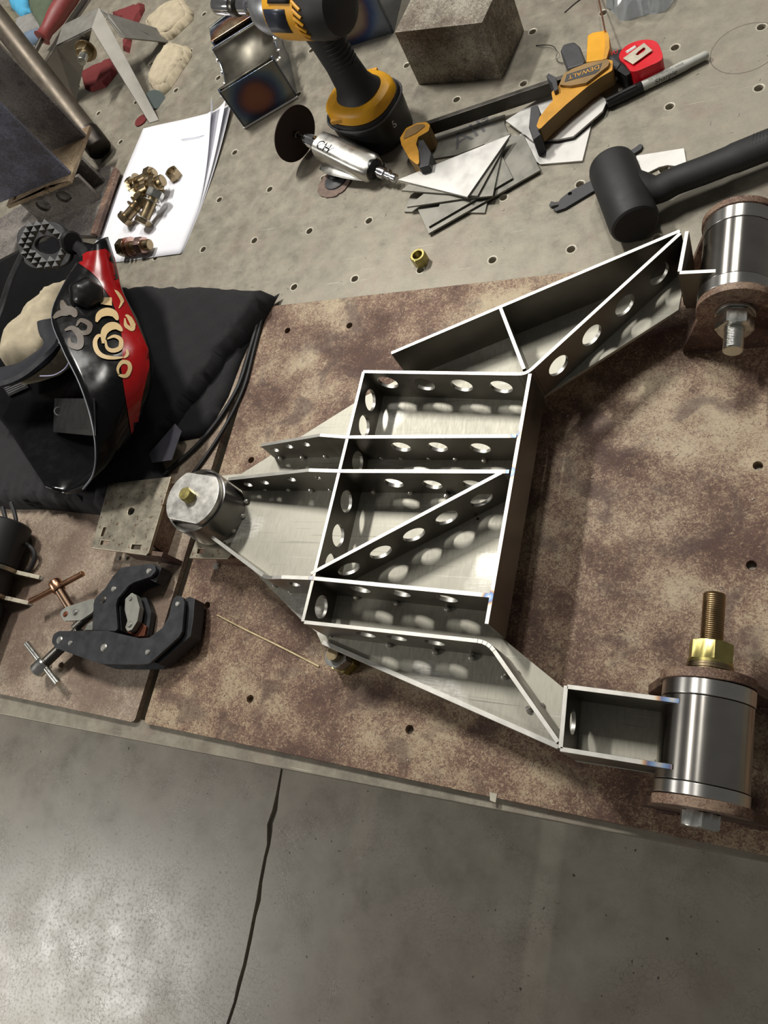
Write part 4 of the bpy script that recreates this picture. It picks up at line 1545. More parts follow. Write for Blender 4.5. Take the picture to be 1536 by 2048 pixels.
def build_clamps():
    X, Y, K = 80, 1100, .2214
    zt = 44

    def frame_plate(t, pts, zs, mat, rad):
        for k, z in enumerate(zs):
            out = rounded([tuple(at(X + p[0] * K, Y + p[1] * K, zs[0])[:2]) for p in pts], rad)
            t.part('frame_plate', G().prism(out, z - 4, z), mat, bevel=.55, seg=1, worn=WORN_EDGE)

    def pin(t, x, y, z0, z1, r, mat=COLLAR):
        p = at(X + x * K, Y + y * K, z1)
        t.part('rivet', G().lathe([(r, z0), (r, z1 - .6), (r * .7, z1 + .6)], Matrix.Translation((p.x, p.y, 0)), 16), mat)

    # front clamp
    t = Thing('cantilever_clamp', 'larger dark cantilever clamp with a silver T-handle, in front', 'clamp', at(240, 1300, 8), 'cantilever clamps')
    out = [(105, 830), (120, 760), (175, 732), (610, 730), (700, 752), (900, 797), (985, 792), (1105, 705), (1165, 600), (1193, 470), (1210, 425), (1250, 412), (1295, 428),
           (1305, 480), (1283, 735), (1253, 785), (990, 1025), (900, 1033), (540, 1028), (140, 885)]
    frame_plate(t, out, (zt, 18), BLUEBLK, 5)
    for x, y in ((172, 810), (270, 838), (572, 878), (968, 920), (1240, 485)):
        pin(t, x, y, 12, zt + 1, 5 if x in (172, 572) else 3.6, COLLAR)
    j = pix([(1312, 440), (1350, 420), (1398, 440), (1385, 620), (1360, 780), (1120, 990), (1060, 1030), (1000, 1000), (1260, 780), (1290, 700)], 36, X, Y, K)
    t.part('jaw_block', G().prism(j, 16, 36), BLUEBLK, bevel=.6)
    a, b = at(84, 1332, 28), at(140, 1278, 30)
    Ms = axis_m(a, b)
    t.part('screw', thread_g(7, 6, (b - a).length + 18, Ms, 2.4), STEEL_D)
    t.part('screw_hub', G().lathe([(9, -11), (10.5, -9), (10.5, 7), (9, 9)], Ms, 24), SILVER)
    p0, p1 = at(54, 1287, 28), at(117, 1367, 28)
    tb = t.part('t_handle', G().rod(p0, p1, 4.3, seg=16), SILVER, bevel=.6)

    # rear clamp
    t = Thing('cantilever_clamp', 'smaller cantilever clamp with a copper coloured T-handle, behind the larger one', 'clamp', at(220, 1200, 8), 'cantilever clamps')
    out = [(1005, 123), (740, 158), (660, 235), (590, 345), (505, 430), (484, 480), (473, 722), (705, 735), (684, 500), (700, 440), (800, 320), (850, 290), (1000, 240), (1048, 190), (1040, 145)]
    frame_plate(t, out, (zt - 4, 16), BLUEBLK, 5)
    for x, y in ((980, 187), (662, 350), (565, 445)):
        pin(t, x, y, 12, zt - 3, 5.5 if x == 565 else 4, COLLAR if x != 565 else STEEL_D)
    j = pix([(1040, 130), (1110, 160), (1055, 298), (990, 262), (860, 320), (790, 400), (730, 470), (745, 735), (700, 735), (690, 470), (800, 325), (1000, 245), (1050, 190)], 30, X, Y, K)
    t.part('jaw_block', G().prism(j, 14, 32), BLUEBLK, bevel=.6)
    lv = [(180, 590), (190, 550), (235, 512), (490, 435), (480, 560), (370, 635), (215, 640)]
    t.part('lever', slab(lv, zt - 10, 4, X, Y, K, 4), GALV, bevel=.4)
    pin(t, 225, 578, 20, zt - 9, 4, plain('copper_rivet', (150, 92, 68), .4, .8))
    pin(t, 307, 560, 20, zt - 8, 4, COLLAR)
    for k, pts in enumerate(([(770, 700), (790, 640), (765, 540), (770, 440), (830, 385), (870, 410), (900, 520), (880, 640), (830, 720), (790, 735)],
                             [(900, 430), (960, 430), (1005, 560), (995, 640), (970, 780), (870, 780), (890, 640), (910, 530)])):
        t.part('swivel_jaw', slab(pts, 34 - 14 * k, 8, X, Y, K, 3), GALV if k == 0 else BLUEBLK, bevel=.5)
    pin(t, 806, 672, 20, 35, 4)
    pin(t, 813, 440, 20, 35, 3)
    t.part('copper_pad', slab([(775, 740), (850, 700), (900, 640), (960, 690), (940, 780), (860, 785)], 24, 14, X, Y, K), plain('copper_pad', (112, 66, 48), .45, .7), bevel=1)
    # long screw crossing to the back frame and its own handle
    cop = brushed('copper_steel', (176, 132, 104), .28, (1, 1, 1), 40, .12)
    a, b = at(114, 1172, 36), at(162, 1250, 20)
    Ms = axis_m(a, b)
    L = (b - a).length
    t.part('screw', G().lathe([(6.4, 0), (6.4, L)], Ms, 20), brushed('brown_rod', (96, 78, 64), .35, (1, 1, 1), 40, .12))
    t.part('screw_hub', G().lathe([(8, -8), (9, -6), (9, 6), (8, 8)], Ms, 24), cop)
    t.part('t_handle', G().rod(at(60, 1203, 36), at(166, 1147, 36), 4, seg=16), cop, bevel=.6)
    a, b = at(150, 1256, 27), at(188, 1222, 27)
    t.part('cross_screw', thread_g(6, 0, (b - a).length, axis_m(a, b), 2.2), STEEL_D)
    t.part('lever', slab([(400, 722), (430, 670), (475, 640), (473, 722)], 26, 4, X, Y, K), GALV)


build_clamps()


def build_stands():
    # slotted box stand near the hood
    X, Y, K = 180, 990, .1953
    z = 46
    t = Thing('slotted_stand', 'small slotted box stand with a worn bright top beside the black hood', 'fixture', at(260, 1080, 8), 'slotted stands')
    top = pix([(10, 540), (575, 617), (600, 590), (830, -190), (190, -120), (125, 120)], z, X, Y, K)
    sl = []
    for cx, cy, a in ((137, 375, 1), (152, 487, 0), (470, 530, 0)):
        p = at(X + cx * K, Y + cy * K, z)
        w, h = (3, 6.5) if a else (8, 3.2)
        sl.append([(p.x - w, p.y - h), (p.x + w, p.y - h), (p.x + w, p.y + h), (p.x - w, p.y + h)])
    p = at(X + 420 * K, Y + 165 * K, z)
    sl.append(circle(p.x, p.y, 5.6, 20))
    t.part('top_plate', G().prism(top, z - 5, z, sl), WORN_PL, bevel=.6)
    b0, b1 = at(225, 1108, z), at(288, 1111, z)
    t.part('front_web', G().prism([(0, 8.2), (80, 8.2), (74, z - 5), (2, z - 5)], 0, 6, M=frame((b0.x + 6, b0.y + 12, 0), (1, -.06, 0), (0, 0, 1))), FLANGE, bevel=.4)
    t.part('side_web', G().prism([(0, 8.2), (96, 8.2), (90, z - 5), (4, z - 5)], 0, 6, M=frame((b1.x - 4, b1.y + 14, 0), (.05, 1, 0), (0, 0, 1))), FLANGE, bevel=.4)
    for px, py in ((238, 1117), (252, 1117), (330, 1120), (318, 1123)):
        q = at(px, py, 9)
        t.part('weld_bead', G().lathe([(.5, -1), (3, 0), (2, 2)], Matrix.Translation((q.x, q.y, 8.6)), 10), BEAD)
    # its twin under the arm
    t = Thing('slotted_stand', 'slotted stand carrying the arm next to the round cup', 'fixture', at(420, 1112, 8), 'slotted stands')
    z = 44.5
    top = pix([(378, 1116), (455, 1118), (470, 1100), (440, 1060), (395, 1070)], z)
    p = at(401, 1102, z)
    t.part('top_plate', G().prism(top, z - 5, z, [[(p.x - 5, p.y - 3.2), (p.x + 5, p.y - 3.2), (p.x + 5, p.y + 3.2), (p.x - 5, p.y + 3.2)]]), WORN_PL, bevel=.5)
    q = at(405, 1117, z)
    t.part('front_web', G().prism([(0, 8.2), (58, 8.2), (56, z - 5), (2, z - 5)], 0, 6, M=frame((q.x + 6, q.y + 10, 0), (1, 0, 0), (0, 0, 1))), FLANGE, bevel=.4)
    q = at(432, 1132, 9)
    t.part('weld_bead', G().lathe([(.5, -1), (5, 0), (3, 2)], Matrix.Translation((q.x, q.y, 8.6)), 12), BEAD)

    # black rubber mount between two thin clevis plates at the left edge
    p1, p2 = at(84, 1157, 8), at(62, 1208, 8)
    xc = p1.x - 60
    ZC = 44
    t = Thing('clevis_stand', 'thin clevis plates with welded feet at the left edge of the view', 'fixture', (xc, p2.y, 8), 'clevis stands')
    for p in (p1, p2):
        rr, zc, w = 36, ZC, 60
        arc = [(rr * math.cos(a), zc + rr * math.sin(a)) for a in [math.radians(-20) + math.radians(220) * k / 24 for k in range(25)]]
        out = [(-w, 8.1), (w, 8.1), (w, 13)] + arc + [(-w, 13)]
        c = xc if p is p1 else p2.x - 60
        t.part('flange', G().prism(out, 0, 6, M=frame((c, p.y + 3, 0), (1, 0, 0), (0, 0, 1))), WORN_PL, bevel=.5)
        t.part('weld_bead', G().lathe([(.5, -1), (3.4, 0), (2, 2.4)], Matrix.Translation((c + w + 1, p.y, 8.6)), 10), BEAD)
    M = axis_m((xc - 4, p1.y + 70, ZC), (xc - 6, p2.y - 130, ZC))
    L = p1.y - p2.y + 200
    t = Thing('rubber_mount', 'black rubber cylinder held in the clevis at the left edge', 'mount', (xc, p2.y - 40, 24))
    t.part('upper_body', G().lathe([(30, 0), (34, 3), (34, 64)], M, 36), RUBBER)
    t.part('middle_body', G().lathe([(34, 73), (34, 73 + p1.y - p2.y - 7)], M, 36), RUBBER)
    t.part('lower_body', G().lathe([(34, 78 + p1.y - p2.y), (35.5, 84 + p1.y - p2.y), (35.5, L - 6), (32, L)], M, 36), RUBBER)  # black body whose bulk also stands in for shadow at the left edge
    cb = [at(5, 1015, 40), at(18, 1055, 36), at(40, 1078, 30), at(66, 1100, 22), at(68, 1120, 18), at(58, 1140, 14), at(46, 1148, 12)]
    solo('cable', 'looped black cable hanging beside the rubber cylinder', 'cable', G().sweep(spline(cb, 6), 3.2, 10), RUBBER, at(50, 1100, 8))
    cb = [at(22, 1005, 40), at(32, 1040, 36), at(30, 1080, 28), at(24, 1110, 24), at(16, 1140, 24)]
    solo('cable', 'straight black cable left of the looped one', 'cable', G().sweep(spline(cb, 6), 3.0, 10), RUBBER, at(26, 1070, 8))


build_stands()


# ================================================================ tall fixture, strap bracket, cloths at the back left
def build_back_left():
    FX = m_rust('fixture_steel', (158, 152, 144), (132, 126, 120), (104, 98, 94), (84, 80, 82), -.04)
    FX.node_tree.nodes['Principled BSDF'].inputs['Metallic'].default_value = .5
    FXB = m_rust('blued_fixture_steel', (128, 132, 150), (108, 110, 126), (94, 90, 94), (82, 78, 80), -.06)
    FXB.node_tree.nodes['Principled BSDF'].inputs['Metallic'].default_value = .5
    TAN = m_rust('tan_plate', (176, 160, 132), (156, 136, 108), (128, 106, 82), (100, 84, 66), -.05)
    t = Thing('weld_fixture', 'tall rusty welding fixture of upright plates and a shelf behind the helmet', 'fixture', (-560, 240, 0))
    base = pix([(215, 330), (234, 338), (188, 470), (150, 470), (0, 520), (-60, 470), (60, 400)], 8)
    t.part('base_plate', G().prism(base, .2, 8), FX, bevel=.8)
    t.part('foot_bar', slab([(228, 332), (236, 338), (192, 468), (180, 466)], 16, 8), FLANGE, bevel=.6)
    zs = 72
    sh = [(-495, 372), (-497, 218), (-655, 200), (-700, 330), (-640, 380)]
    # shelf corners measured at the shelf height
    s0, s1, s2 = at(139, 361, zs), at(180, 250, zs), at(12, 412, zs)
    dv = (s1 - s0)
    du = (s2 - s0)
    s3 = s1 + du
    sl = []
    for px, py, a in ((30, 395, .5), (92, 377, .5), (114, 325, .2)):
        c = at(px, py, zs)
        sl.append([(c.x - 2.6, c.y - 6), (c.x + 3.4, c.y - 4.6), (c.x + 2.6, c.y + 6), (c.x - 3.4, c.y + 4.6)])
    t.part('shelf', G().prism([tuple(p.xy) for p in (s0, s1, s3, s2)], zs - 7, zs, sl), TAN, bevel=.6)
    # webs below
    fr = Vector((s0.x, s0.y, 0))
    w0 = at(196, 423, 8)
    t.part('lower_web', G().prism([(0, 8), (150, 8), (150, zs - 7), (0, zs - 7)], 0, 7, [circle(60, 38, 14, 20), circle(112, 36, 14, 20)], M=frame((w0.x - 6, w0.y + 30, 0), du, (0, 0, 1))), FX, bevel=.5)
    w1 = at(213, 370, 8)
    t.part('lower_web', G().prism([(0, 8), (150, 8), (150, zs - 7), (0, zs - 7)], 0, 7, M=frame((w1.x - 8, w1.y + 8, 0), du, (0, 0, 1))), FX, bevel=.5)
    # upright plates above the shelf
    a0 = s0 + du * .02 + dv * .02
    t.part('upright_plate', G().prism([(0, zs), (190, zs), (190, 330), (0, 330)], 0, 6, M=frame((s0 + dv * .12 + du * .02).xy.to_3d(), du, (0, 0, 1))), FXB, bevel=.5)
    t.part('upright_plate', G().prism([(0, zs), (190, zs), (190, 330), (0, 330)], 0, 6, M=frame((s0 + dv * .78).xy.to_3d(), du, (0, 0, 1))), FX, bevel=.5)
    nb = hex_g(26, 0, 14, axis_m(at(2, 372, zs + 1), at(2, 372, zs + 20)), 0, .3)
    solo('bolt', 'grey hex bolt head on the fixture shelf at the left edge', 'bolt', nb, SILVER, at(2, 372, zs), )
    # leaning tube
    pb, pt = at(193, 290, 24), at(-20, 18, 190)
    Mt = axis_m(pb, pt)
    t2 = Thing('steel_tube', 'long dark steel tube leaning over the fixture at the far left', 'tube', pb)
    t2.part('sleeve', G().lathe([(23, -12), (24, -10), (24, 30)], Mt, 36), brushed('blackened_tube', (70, 66, 62), .4, (1, 1, 1), 40, .15))
    t2.part('pipe', G().lathe([(22, 30), (22, (pt - pb).length)], Mt, 36), brushed('brown_tube', (92, 84, 74), .45, (1, 1, 1), 40, .15, .7))

    # strap bracket
    c0 = at(183, 55, 112)
    c1 = at(198, 14, 112)
    f0, f1 = at(299, 246, 1), at(318, 240, 1)
    g0, g1 = at(335, 84, 1), at(334, 62, 1)
    k0 = at(112, 90, 112)
    k1 = at(125, 50, 112)
    m = brushed('dull_aluminium', (132, 129, 122), .55, (1, 1, 1), 40, .08, .6)
    t3 = Thing('strap_bracket', 'folded pale sheet metal bracket with long straps and a nut', 'bracket', f0)

    def sheet(name, pts, th=2.5, mat=m):
        n = (pts[1] - pts[0]).cross(pts[2] - pts[0]).normalized()
        if n.z < 0:
            n = -n
        gg = G().loft([pts, [p - n * th for p in pts]])
        return t3.part(name, gg, mat, bevel=.5)
    sheet('top_flange', [k0, k1, c1, c0])
    inner = c1 + (f1 - c1) * .3 + (g0 - c1) * .22
    # leg strap and back strap leave the same fold
    sheet('leg_strap', [c0, c0 + (c1 - c0) * 1.0, c0 + (c1 - c0) * 1.0 + (f1 - c1) * .34, f1, f0])
    sheet('back_strap', [c1 + Vector((0, 0, 0)), at(215, 26, 104), g1, g0, at(250, 75, 70), at(240, 70, 76)])
    wl0, wl1 = at(92, 128, 60), at(160, 160, 20)
    dkm = brushed('dark_web_steel', (112, 108, 102), .3, (1, 1, 1), 40, .08)  # darker steel for the web plate
    dn = Vector((0, 0, -1))
    kk = at(150, 210, 2)
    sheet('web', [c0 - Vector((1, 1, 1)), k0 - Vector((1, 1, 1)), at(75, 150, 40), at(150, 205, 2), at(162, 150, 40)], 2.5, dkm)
    q = at(172, 100, 84)
    n = (k0 - c0).cross(at(150, 205, 2) - c0).normalized()
    if n.dot(CAM - q) < 0:
        n = -n
    Mq = axis_m(q, q + n)
    hn = t3.part('washer', G().ring(9, 21, 0, 3, Mq, 30), ZINC_D, bevel=.3)
    t3.part('nut', hex_g(28, 3, 17, Mq, 0, .2), ZINC_D)
    t3.part('stud', thread_g(8.5, 15, 36, Mq), SILVER)

    # maroon pads, linen rolls, discs
    g = pillow(pix([(165, 172), (158, 143), (222, 112), (230, 140), (208, 168), (180, 178)], 8), .2, 9, 6, 6, .6, 2)
    solo('abrasive_pad', 'maroon abrasive pad lying below the strap bracket', 'pad', g, MAROON, at(195, 150, 0), 'maroon pads')
    g = pillow(pix([(218, 24), (284, 2), (285, 14), (262, 60), (254, 100), (242, 95), (246, 40)], 8), .2, 9, 6, 6, .6, 4)
    solo('abrasive_pad', 'maroon abrasive pad behind the strap bracket', 'pad', g, MAROON, at(260, 40, 0), 'maroon pads')
    for lb, pts, sd in (('folded beige cloth pad lying at the back', [(288, 48), (300, 30), (340, 0), (365, -5), (382, 18), (380, 32), (340, 70), (310, 78)], 6),
                        ('rolled beige cloth pad nearest the paper', [(292, 160), (300, 140), (332, 88), (345, 82), (376, 90), (378, 104), (335, 170), (322, 182), (305, 178)], 8)):
        g = pillow(pix(pts, 10), .2, 13, 9, 6, 1.0, sd)
        o = solo('cloth_pad', lb, 'cloth', g, LINEN, at(pts[0][0], pts[0][1], 0), 'beige cloths', sharp=180)
        m_ = len(pts)
        cx_, cy_ = sum(p[0] for p in pts) / m_, sum(p[1] for p in pts) / m_
        fo = pix([(cx_ + (p[0] - cx_) * .84 - 5, cy_ + (p[1] - cy_) * .84 - 4) for p in pts], 16)
        link('folded_layer', pillow(fo, 11.5, 7, 6, 6, .8, sd + 1), LINEN, o, at(pts[0][0], pts[0][1], 0), sharp=180)
    p = at(310, 199, 8)
    M = Matrix.Translation(p) @ Matrix.Rotation(.6, 4, 'Y') @ Matrix.Rotation(.2, 4, 'X')
    solo('sanding_disc', 'small dark grey green disc leaning by the beige cloth', 'sanding disc', G().lathe([(19, -1), (19, 1)], M, 32), plain('slate_disc', (70, 80, 78), .8), p)
    p = at(282, 241, 1.2)
    solo('sanding_disc', 'tiny maroon disc under the strap bracket foot', 'sanding disc', G().lathe([(14, -1), (14, 1)], Matrix.Translation(p), 28), MAROON, p)
    # screwdriver
    a, b = at(138, -8, 34), at(84, 76, 30)
    t4 = Thing('screwdriver', 'screwdriver with a maroon handle at the back left', 'screwdriver', at(110, 40, 0))
    M = axis_m(a, b)
    L = (b - a).length
    t4.part('handle', G().lathe([(14, -60), (21, -40), (22, 0), (20, L * .5), (14, L - 22), (15, L - 6), (19, L), (12, L + 2)], M, 24), plain('maroon_handle', (120, 50, 48), .5))
    e = at(46, 150, 26)
    t4.part('shaft', G().rod(b, e, 5.5, seg=14), STEEL_D)
    # rag heap at the far corner
    for lb, pts, col, z, sd in (('bright blue rag at the far left corner', [(8, -20), (50, -20), (60, 22), (38, 30), (20, 12)], (70, 150, 186), 6, 1),
                                ('olive green rag next to the blue one', [(50, -20), (110, -20), (95, 40), (80, 60), (58, 18)], (74, 84, 66), 4, 2),
                                ('dusty blue folded rag beside the screwdriver handle', [(38, 78), (62, 60), (92, 56), (96, 66), (82, 78), (52, 88)], (92, 108, 126), 8, 3),
                                ('grey brown rag in the left corner', [(-20, 20), (18, 10), (34, 30), (30, 60), (10, 50), (-20, 70)], (112, 104, 84), 5, 4),
                                ('pale grey rag in front of the blue one', [(30, 34), (62, 24), (90, 52), (60, 60), (36, 76), (28, 60)], (124, 122, 118), 3, 5)):
        g = pillow(pix(pts, z), .2, z * 2, 16, 10, 2.5, sd)
        solo('rag', lb, 'rag', g, plain('rag_cloth', col, .9, 0, .15, 40), at(*pts[0], 0), 'rags in the far corner', sharp=70)


build_back_left()


# ================================================================ black hood bag, cables, welding helmet
def build_hood():
    top = [(536, 560), (515, 572), (440, 567), (340, 563), (255, 566), (150, 560), (40, 560), (-60, 580), (-60, 1000), (0, 1003), (60, 1002), (120, 1008), (200, 1016), (260, 1006),
           (300, 985), (312, 955), (300, 915), (290, 890), (330, 845), (372, 790), (410, 745), (440, 700), (452, 690), (478, 655), (500, 625), (520, 590)]
    out = pix(top, 40)

    front = min(p[1] for p in out) + 12

    def zf(p, t, z):
        q = z
        hem = max(0.0, 1 - abs(p.y - front) / 55)     # gathered front hem
        if hem > 0:
            q = z * (1 - .15 * hem) + 5.5 * hem * min(1, t * 1.5) * math.sin(p.x * .27 + 1.5 * math.sin(p.x * .05))
        return q
    g = pillow(out, 8.3, 33, 13, 8.5, 1.1, 11, zf)
    solo('welding_hood_bag', 'black cloth helmet bag spread out under the welding helmet', 'bag', g, CLOTH, (-250, -150, 0), sharp=180)
    fl = pix([(530, 590), (505, 660), (478, 720), (452, 790), (418, 850), (395, 872), (352, 880), (320, 905), (296, 915), (292, 888), (335, 842), (400, 760), (450, 695), (500, 630)], 14)
    solo('bag_flap', 'black lining flap hanging from the open side of the cloth bag', 'cloth', pillow(fl, 8.2, 10, 8, 8, 1.0, 12), CLOTH, at(430, 780, 0), sharp=180)
    card = slab([(350, 847), (363, 862), (343, 920), (286, 928), (300, 905)], 30, 1)
    solo('grey_card', 'thin grey violet card sticking out under the black bag', 'card', card, plain('violet_card', (104, 102, 112), .6), at(330, 890, 0))
    w = spline([at(524, 618, 14), at(500, 700, 12), at(478, 770, 12), at(440, 835, 12), at(395, 890, 12), at(345, 935, 12), at(308, 968, 14), at(295, 985, 16)], 5)
    solo('cord', 'outer black cord of the bag running along the plate gap', 'cord', G().sweep(w, 3.2, 8), RUBBER, at(440, 835, 8), 'bag cords')
    w = spline([at(528, 622, 12), at(508, 700, 11), at(488, 775, 11), at(452, 850, 11), at(410, 915, 11), at(372, 965, 11), at(345, 1000, 11)], 5)
    solo('cord', 'inner black cord of the bag beside the outer one', 'cord', G().sweep(w, 2.6, 8), RUBBER, at(450, 850, 8), 'bag cords')


build_hood()


def build_helmet():
    N = [((158, 522), 168), ((128, 570), 178), ((104, 632), 184), ((126, 698), 180), ((160, 768), 168), ((184, 842), 148), ((192, 905), 122), ((186, 950), 98), ((166, 978), 82)]
    F = [((214, 474), 150), ((228, 520), 140), ((243, 580), 128), ((272, 640), 116), ((298, 705), 106), ((298, 775), 94), ((270, 850), 82), ((226, 925), 70), ((132, 987), 64)]
    B = [((120, 470), 60), ((40, 500), 60), ((-60, 560), 56), ((-110, 640), 54), ((-110, 710), 54), ((-60, 770), 56), ((10, 850), 58), ((56, 920), 60), ((92, 975), 62)]
    rows = []
    for (n, zn), (f, zf_), (b, zb) in zip(N, F, B):
        pn, pf, pb = at(*n, zn), at(*f, zf_), at(*b, zb)
        out = (pf - (pn + pb) / 2)
        out.z *= .3
        k = min(1.0, out.length / 60)
        out.normalize()
        pm = pn * .5 + pf * .5 + out * 16 * k + Vector((0, 0, 10 * k))
        pg = pf * .62 + pb * .38 + Vector((10 * k, 0, -16 * k))
        pg.z = max(46, pg.z - 8)
        ph = pf * .3 + pb * .7
        ph.z = max(44, ph.z - 14 * k)
        rows.append(spline([pn, pm, pf, pg, ph, pb], 5))
    dense = []
    m = len(rows[0])
    cols = [spline([rows[i][j] for i in range(len(rows))], 5) for j in range(m)]
    dense = [[cols[j][i] for j in range(m)] for i in range(len(cols[0]))]
    g = G()
    g.loft(dense, cap=False, close=False)
    t = Thing('welding_helmet', 'glossy black and red welding helmet lying face down on the black bag', 'helmet', at(150, 760, 40))
    INNER = plain('helmet_black', (9, 9, 10), .2, 0, .1, Specular_IOR_Level=.3)
    sh = t.part('shell', g, INNER, sharp=60, solid=3)
    from mathutils.bvhtree import BVHTree
    bvh = BVHTree.FromPolygons([tuple(p) for p in g.v], g.f)

    def cast(px, py, lift=2.0):
        dr = (at(px, py, 0) - CAM).normalized()
        h, nn, i, dd = bvh.ray_cast(CAM, dr)
        if h is None:
            return None
        if nn.dot(dr) > 0:
            nn = -nn
        return h + nn * lift

    # rim bead
    rim = [dense[i][0] for i in range(len(dense))]
    t.part('rim', G().sweep(rim, 1.5, 8), plain('grey_rim', (120, 122, 130), .35), under=sh)

    def decal(name, poly, mat, step=7.0, lift=2.0):
        """printed patch that hugs the shell; poly in pixels"""
        poly = [Vector(p) for p in poly]
        bd = []
        for i in range(len(poly)):
            a, b = poly[i], poly[(i + 1) % len(poly)]
            k = max(1, int((b - a).length / step))
            bd += [a + (b - a) * (j / k) for j in range(k)]
        pts = list(bd)
        y = min(p.y for p in poly)
        while y < max(p.y for p in poly):
            x = min(p.x for p in poly)
            while x < max(p.x for p in poly):
                q = Vector((x, y))
                if inside(q, poly) and min((q - r_).length for r_ in bd) > step * .6:
                    pts.append(q)
                x += step
            y += step
        n = len(bd)
        ov, oe, of, o1, o2, o3 = delaunay_2d_cdt(pts, [(i, (i + 1) % n) for i in range(n)], [], 0, 1e-6)
        P = [cast(v[0], v[1], lift) for v in ov]
        fs = []
        for tr in of:
            c = sum((Vector(ov[i]) for i in tr), Vector((0, 0))) / 3
            if inside(c, poly) and all(P[i] is not None for i in tr):
                if max((P[tr[a]] - P[tr[b]]).length for a, b in ((0, 1), (1, 2), (0, 2))) < step * 6:
                    fs.append(tuple(tr))
        P = [p if p is not None else Vector((0, 0, 0)) for p in P]
        used = sorted({i for f_ in fs for i in f_})
        mp = {i: k for k, i in enumerate(used)}
        gg = G().add([P[i] for i in used], [tuple(mp[i] for i in f_) for f_ in fs])
        if used:
            t.part(name, gg, mat, under=sh, sharp=80)

    X, Y, K = 100, 540, .1432
    decal('red_panel', [(152, 522), (176, 506), (210, 500), (226, 516), (240, 580), (268, 640), (294, 700), (296, 740), (280, 800), (264, 900), (250, 800), (242, 740), (246, 690),
                        (238, 640), (222, 600), (208, 580), (196, 560), (182, 546)], RED, 8, 2.6)

    def curl(pts, w):
        """tapering ribbon outline round a centre line, pixels"""
        pts = spline([Vector((X + p[0] * K, Y + p[1] * K, 0)) for p in pts], 5)
        L, R_ = [], []
        n = len(pts)
        for i, p in enumerate(pts):
            d_ = (pts[min(i + 1, n - 1)] - pts[max(i - 1, 0)]).normalized()
            nn = Vector((-d_.y, d_.x, 0))
            s = i / (n - 1)
            ww = w * K * (math.sin(PI * min(1, max(.04, s))) ** .6) / 2 + .3
            L.append((p + nn * ww).xy)
            R_.append((p - nn * ww).xy)
        return L + R_[::-1]
    blots = [curl([(655, 750), (700, 650), (800, 610), (900, 640), (950, 730)], 110),
             curl([(745, 1050), (760, 900), (830, 820), (930, 810), (1015, 880)], 110),
             curl([(780, 1000), (800, 1110), (880, 1150), (980, 1110), (990, 1000), (900, 950), (800, 990)], 60),
             curl([(760, 980), (690, 940), (640, 1020), (660, 1140), (740, 1220), (880, 1250), (1030, 1240)], 62),
             curl([(1030, 1250), (1080, 1200), (1070, 1130)], 40),
             curl([(960, 1480), (945, 1400), (1000, 1310), (1090, 1320), (1110, 1400), (1060, 1490), (980, 1490), (950, 1470)], 56),
             curl([(960, 560), (1000, 470), (960, 380), (900, 300)], 34),
             curl([(1040, 700), (1060, 800), (1140, 850), (1150, 800), (1090, 680), (1045, 660)], 60)]
    for q in blots:
        decal('cream_scroll', q, CREAM, 3.0, 3.4)
    decal('cream_block', [(X + x * K, Y + y * K) for x, y in ((725, 405), (860, 410), (870, 525), (760, 510), (712, 500))], CREAM, 5, 3.4)
    DIM = plain('brown_print', (66, 48, 24), .45, 0, .08)
    for q in (curl([(180, 440), (220, 560), (330, 600), (370, 680)], 120), curl([(60, 690), (160, 620), (280, 640)], 80),
              curl([(380, 800), (440, 720), (560, 780), (540, 880), (440, 890), (390, 820)], 70), curl([(220, 860), (330, 830), (430, 950), (420, 1080), (300, 1060), (280, 960)], 90)):
        decal('brown_scroll', q, DIM, 4.0, 2.6)
    # pivot knob
    kp = cast(172, 592, 0)
    kn = (kp - (dense[20][10] * .3 + dense[20][20] * .7)).normalized()
    kv = (CAM - kp).normalized()
    kn = (kn * .4 + kv * .6 + Vector((.35, 0, 0))).normalized()
    Mk = axis_m(kp - kn * 4, kp + kn * 20)
    lob = []
    for z, r in ((0, 20), (4, 23), (8, 23), (8.5, 20), (20, 19), (25, 15), (27, 8)):
        lob.append([Mk @ Vector((r * (1 + .06 * math.cos(6 * q)) * math.cos(q), r * (1 + .06 * math.cos(6 * q)) * math.sin(q), z)) for q in [2 * PI * k / 36 for k in range(36)]])
    t.part('pivot_knob', G().loft(lob), BLACKP, sharp=50)
    # headgear: padded sweat band, stitched strip, ratchet cushion
    band = spline([at(100, 640, 158), at(104, 690, 140), at(78, 720, 126), at(30, 748, 116), at(-40, 762, 110)], 6)
    t.part('sweat_band', G().sweep(band, 22, 12, .5, (0, .3, 1)), plain('navy_leather', (26, 28, 36), .6))
    sti = spline([at(122, 678, 150), at(106, 705, 140), at(78, 728, 130), at(40, 742, 122), at(-20, 746, 118)], 8)
    for k in range(len(sti) - 1):
        if k % 2 == 0:
            t.part('stitch', G().rod(sti[k], sti[k + 1], 1.1, seg=6), LINEN)
    # inner light panel, lens housing with three knobs
    hs = [cast(115, 800, 6), cast(192, 800, 6), cast(190, 870, 6), cast(112, 868, 6)]
    if all(p is not None for p in hs):
        t.part('lens_housing', G().loft([hs, [p + (CAM - p).normalized() * 5 for p in hs]]), BLACKP, bevel=1)
    for px in (136, 158, 179):
        p = cast(px, 834, 19)
        if p is not None:
            dv = (CAM - p).normalized()
            t.part('dial', G().ring(5.2, 6.8, 0, 4, axis_m(p, p + dv), 24), plain('dial_grey', (150, 152, 154), .4))
    lbp = [cast(x, y, 5) for x, y in ((8, 775), (52, 756), (62, 778), (22, 796))]
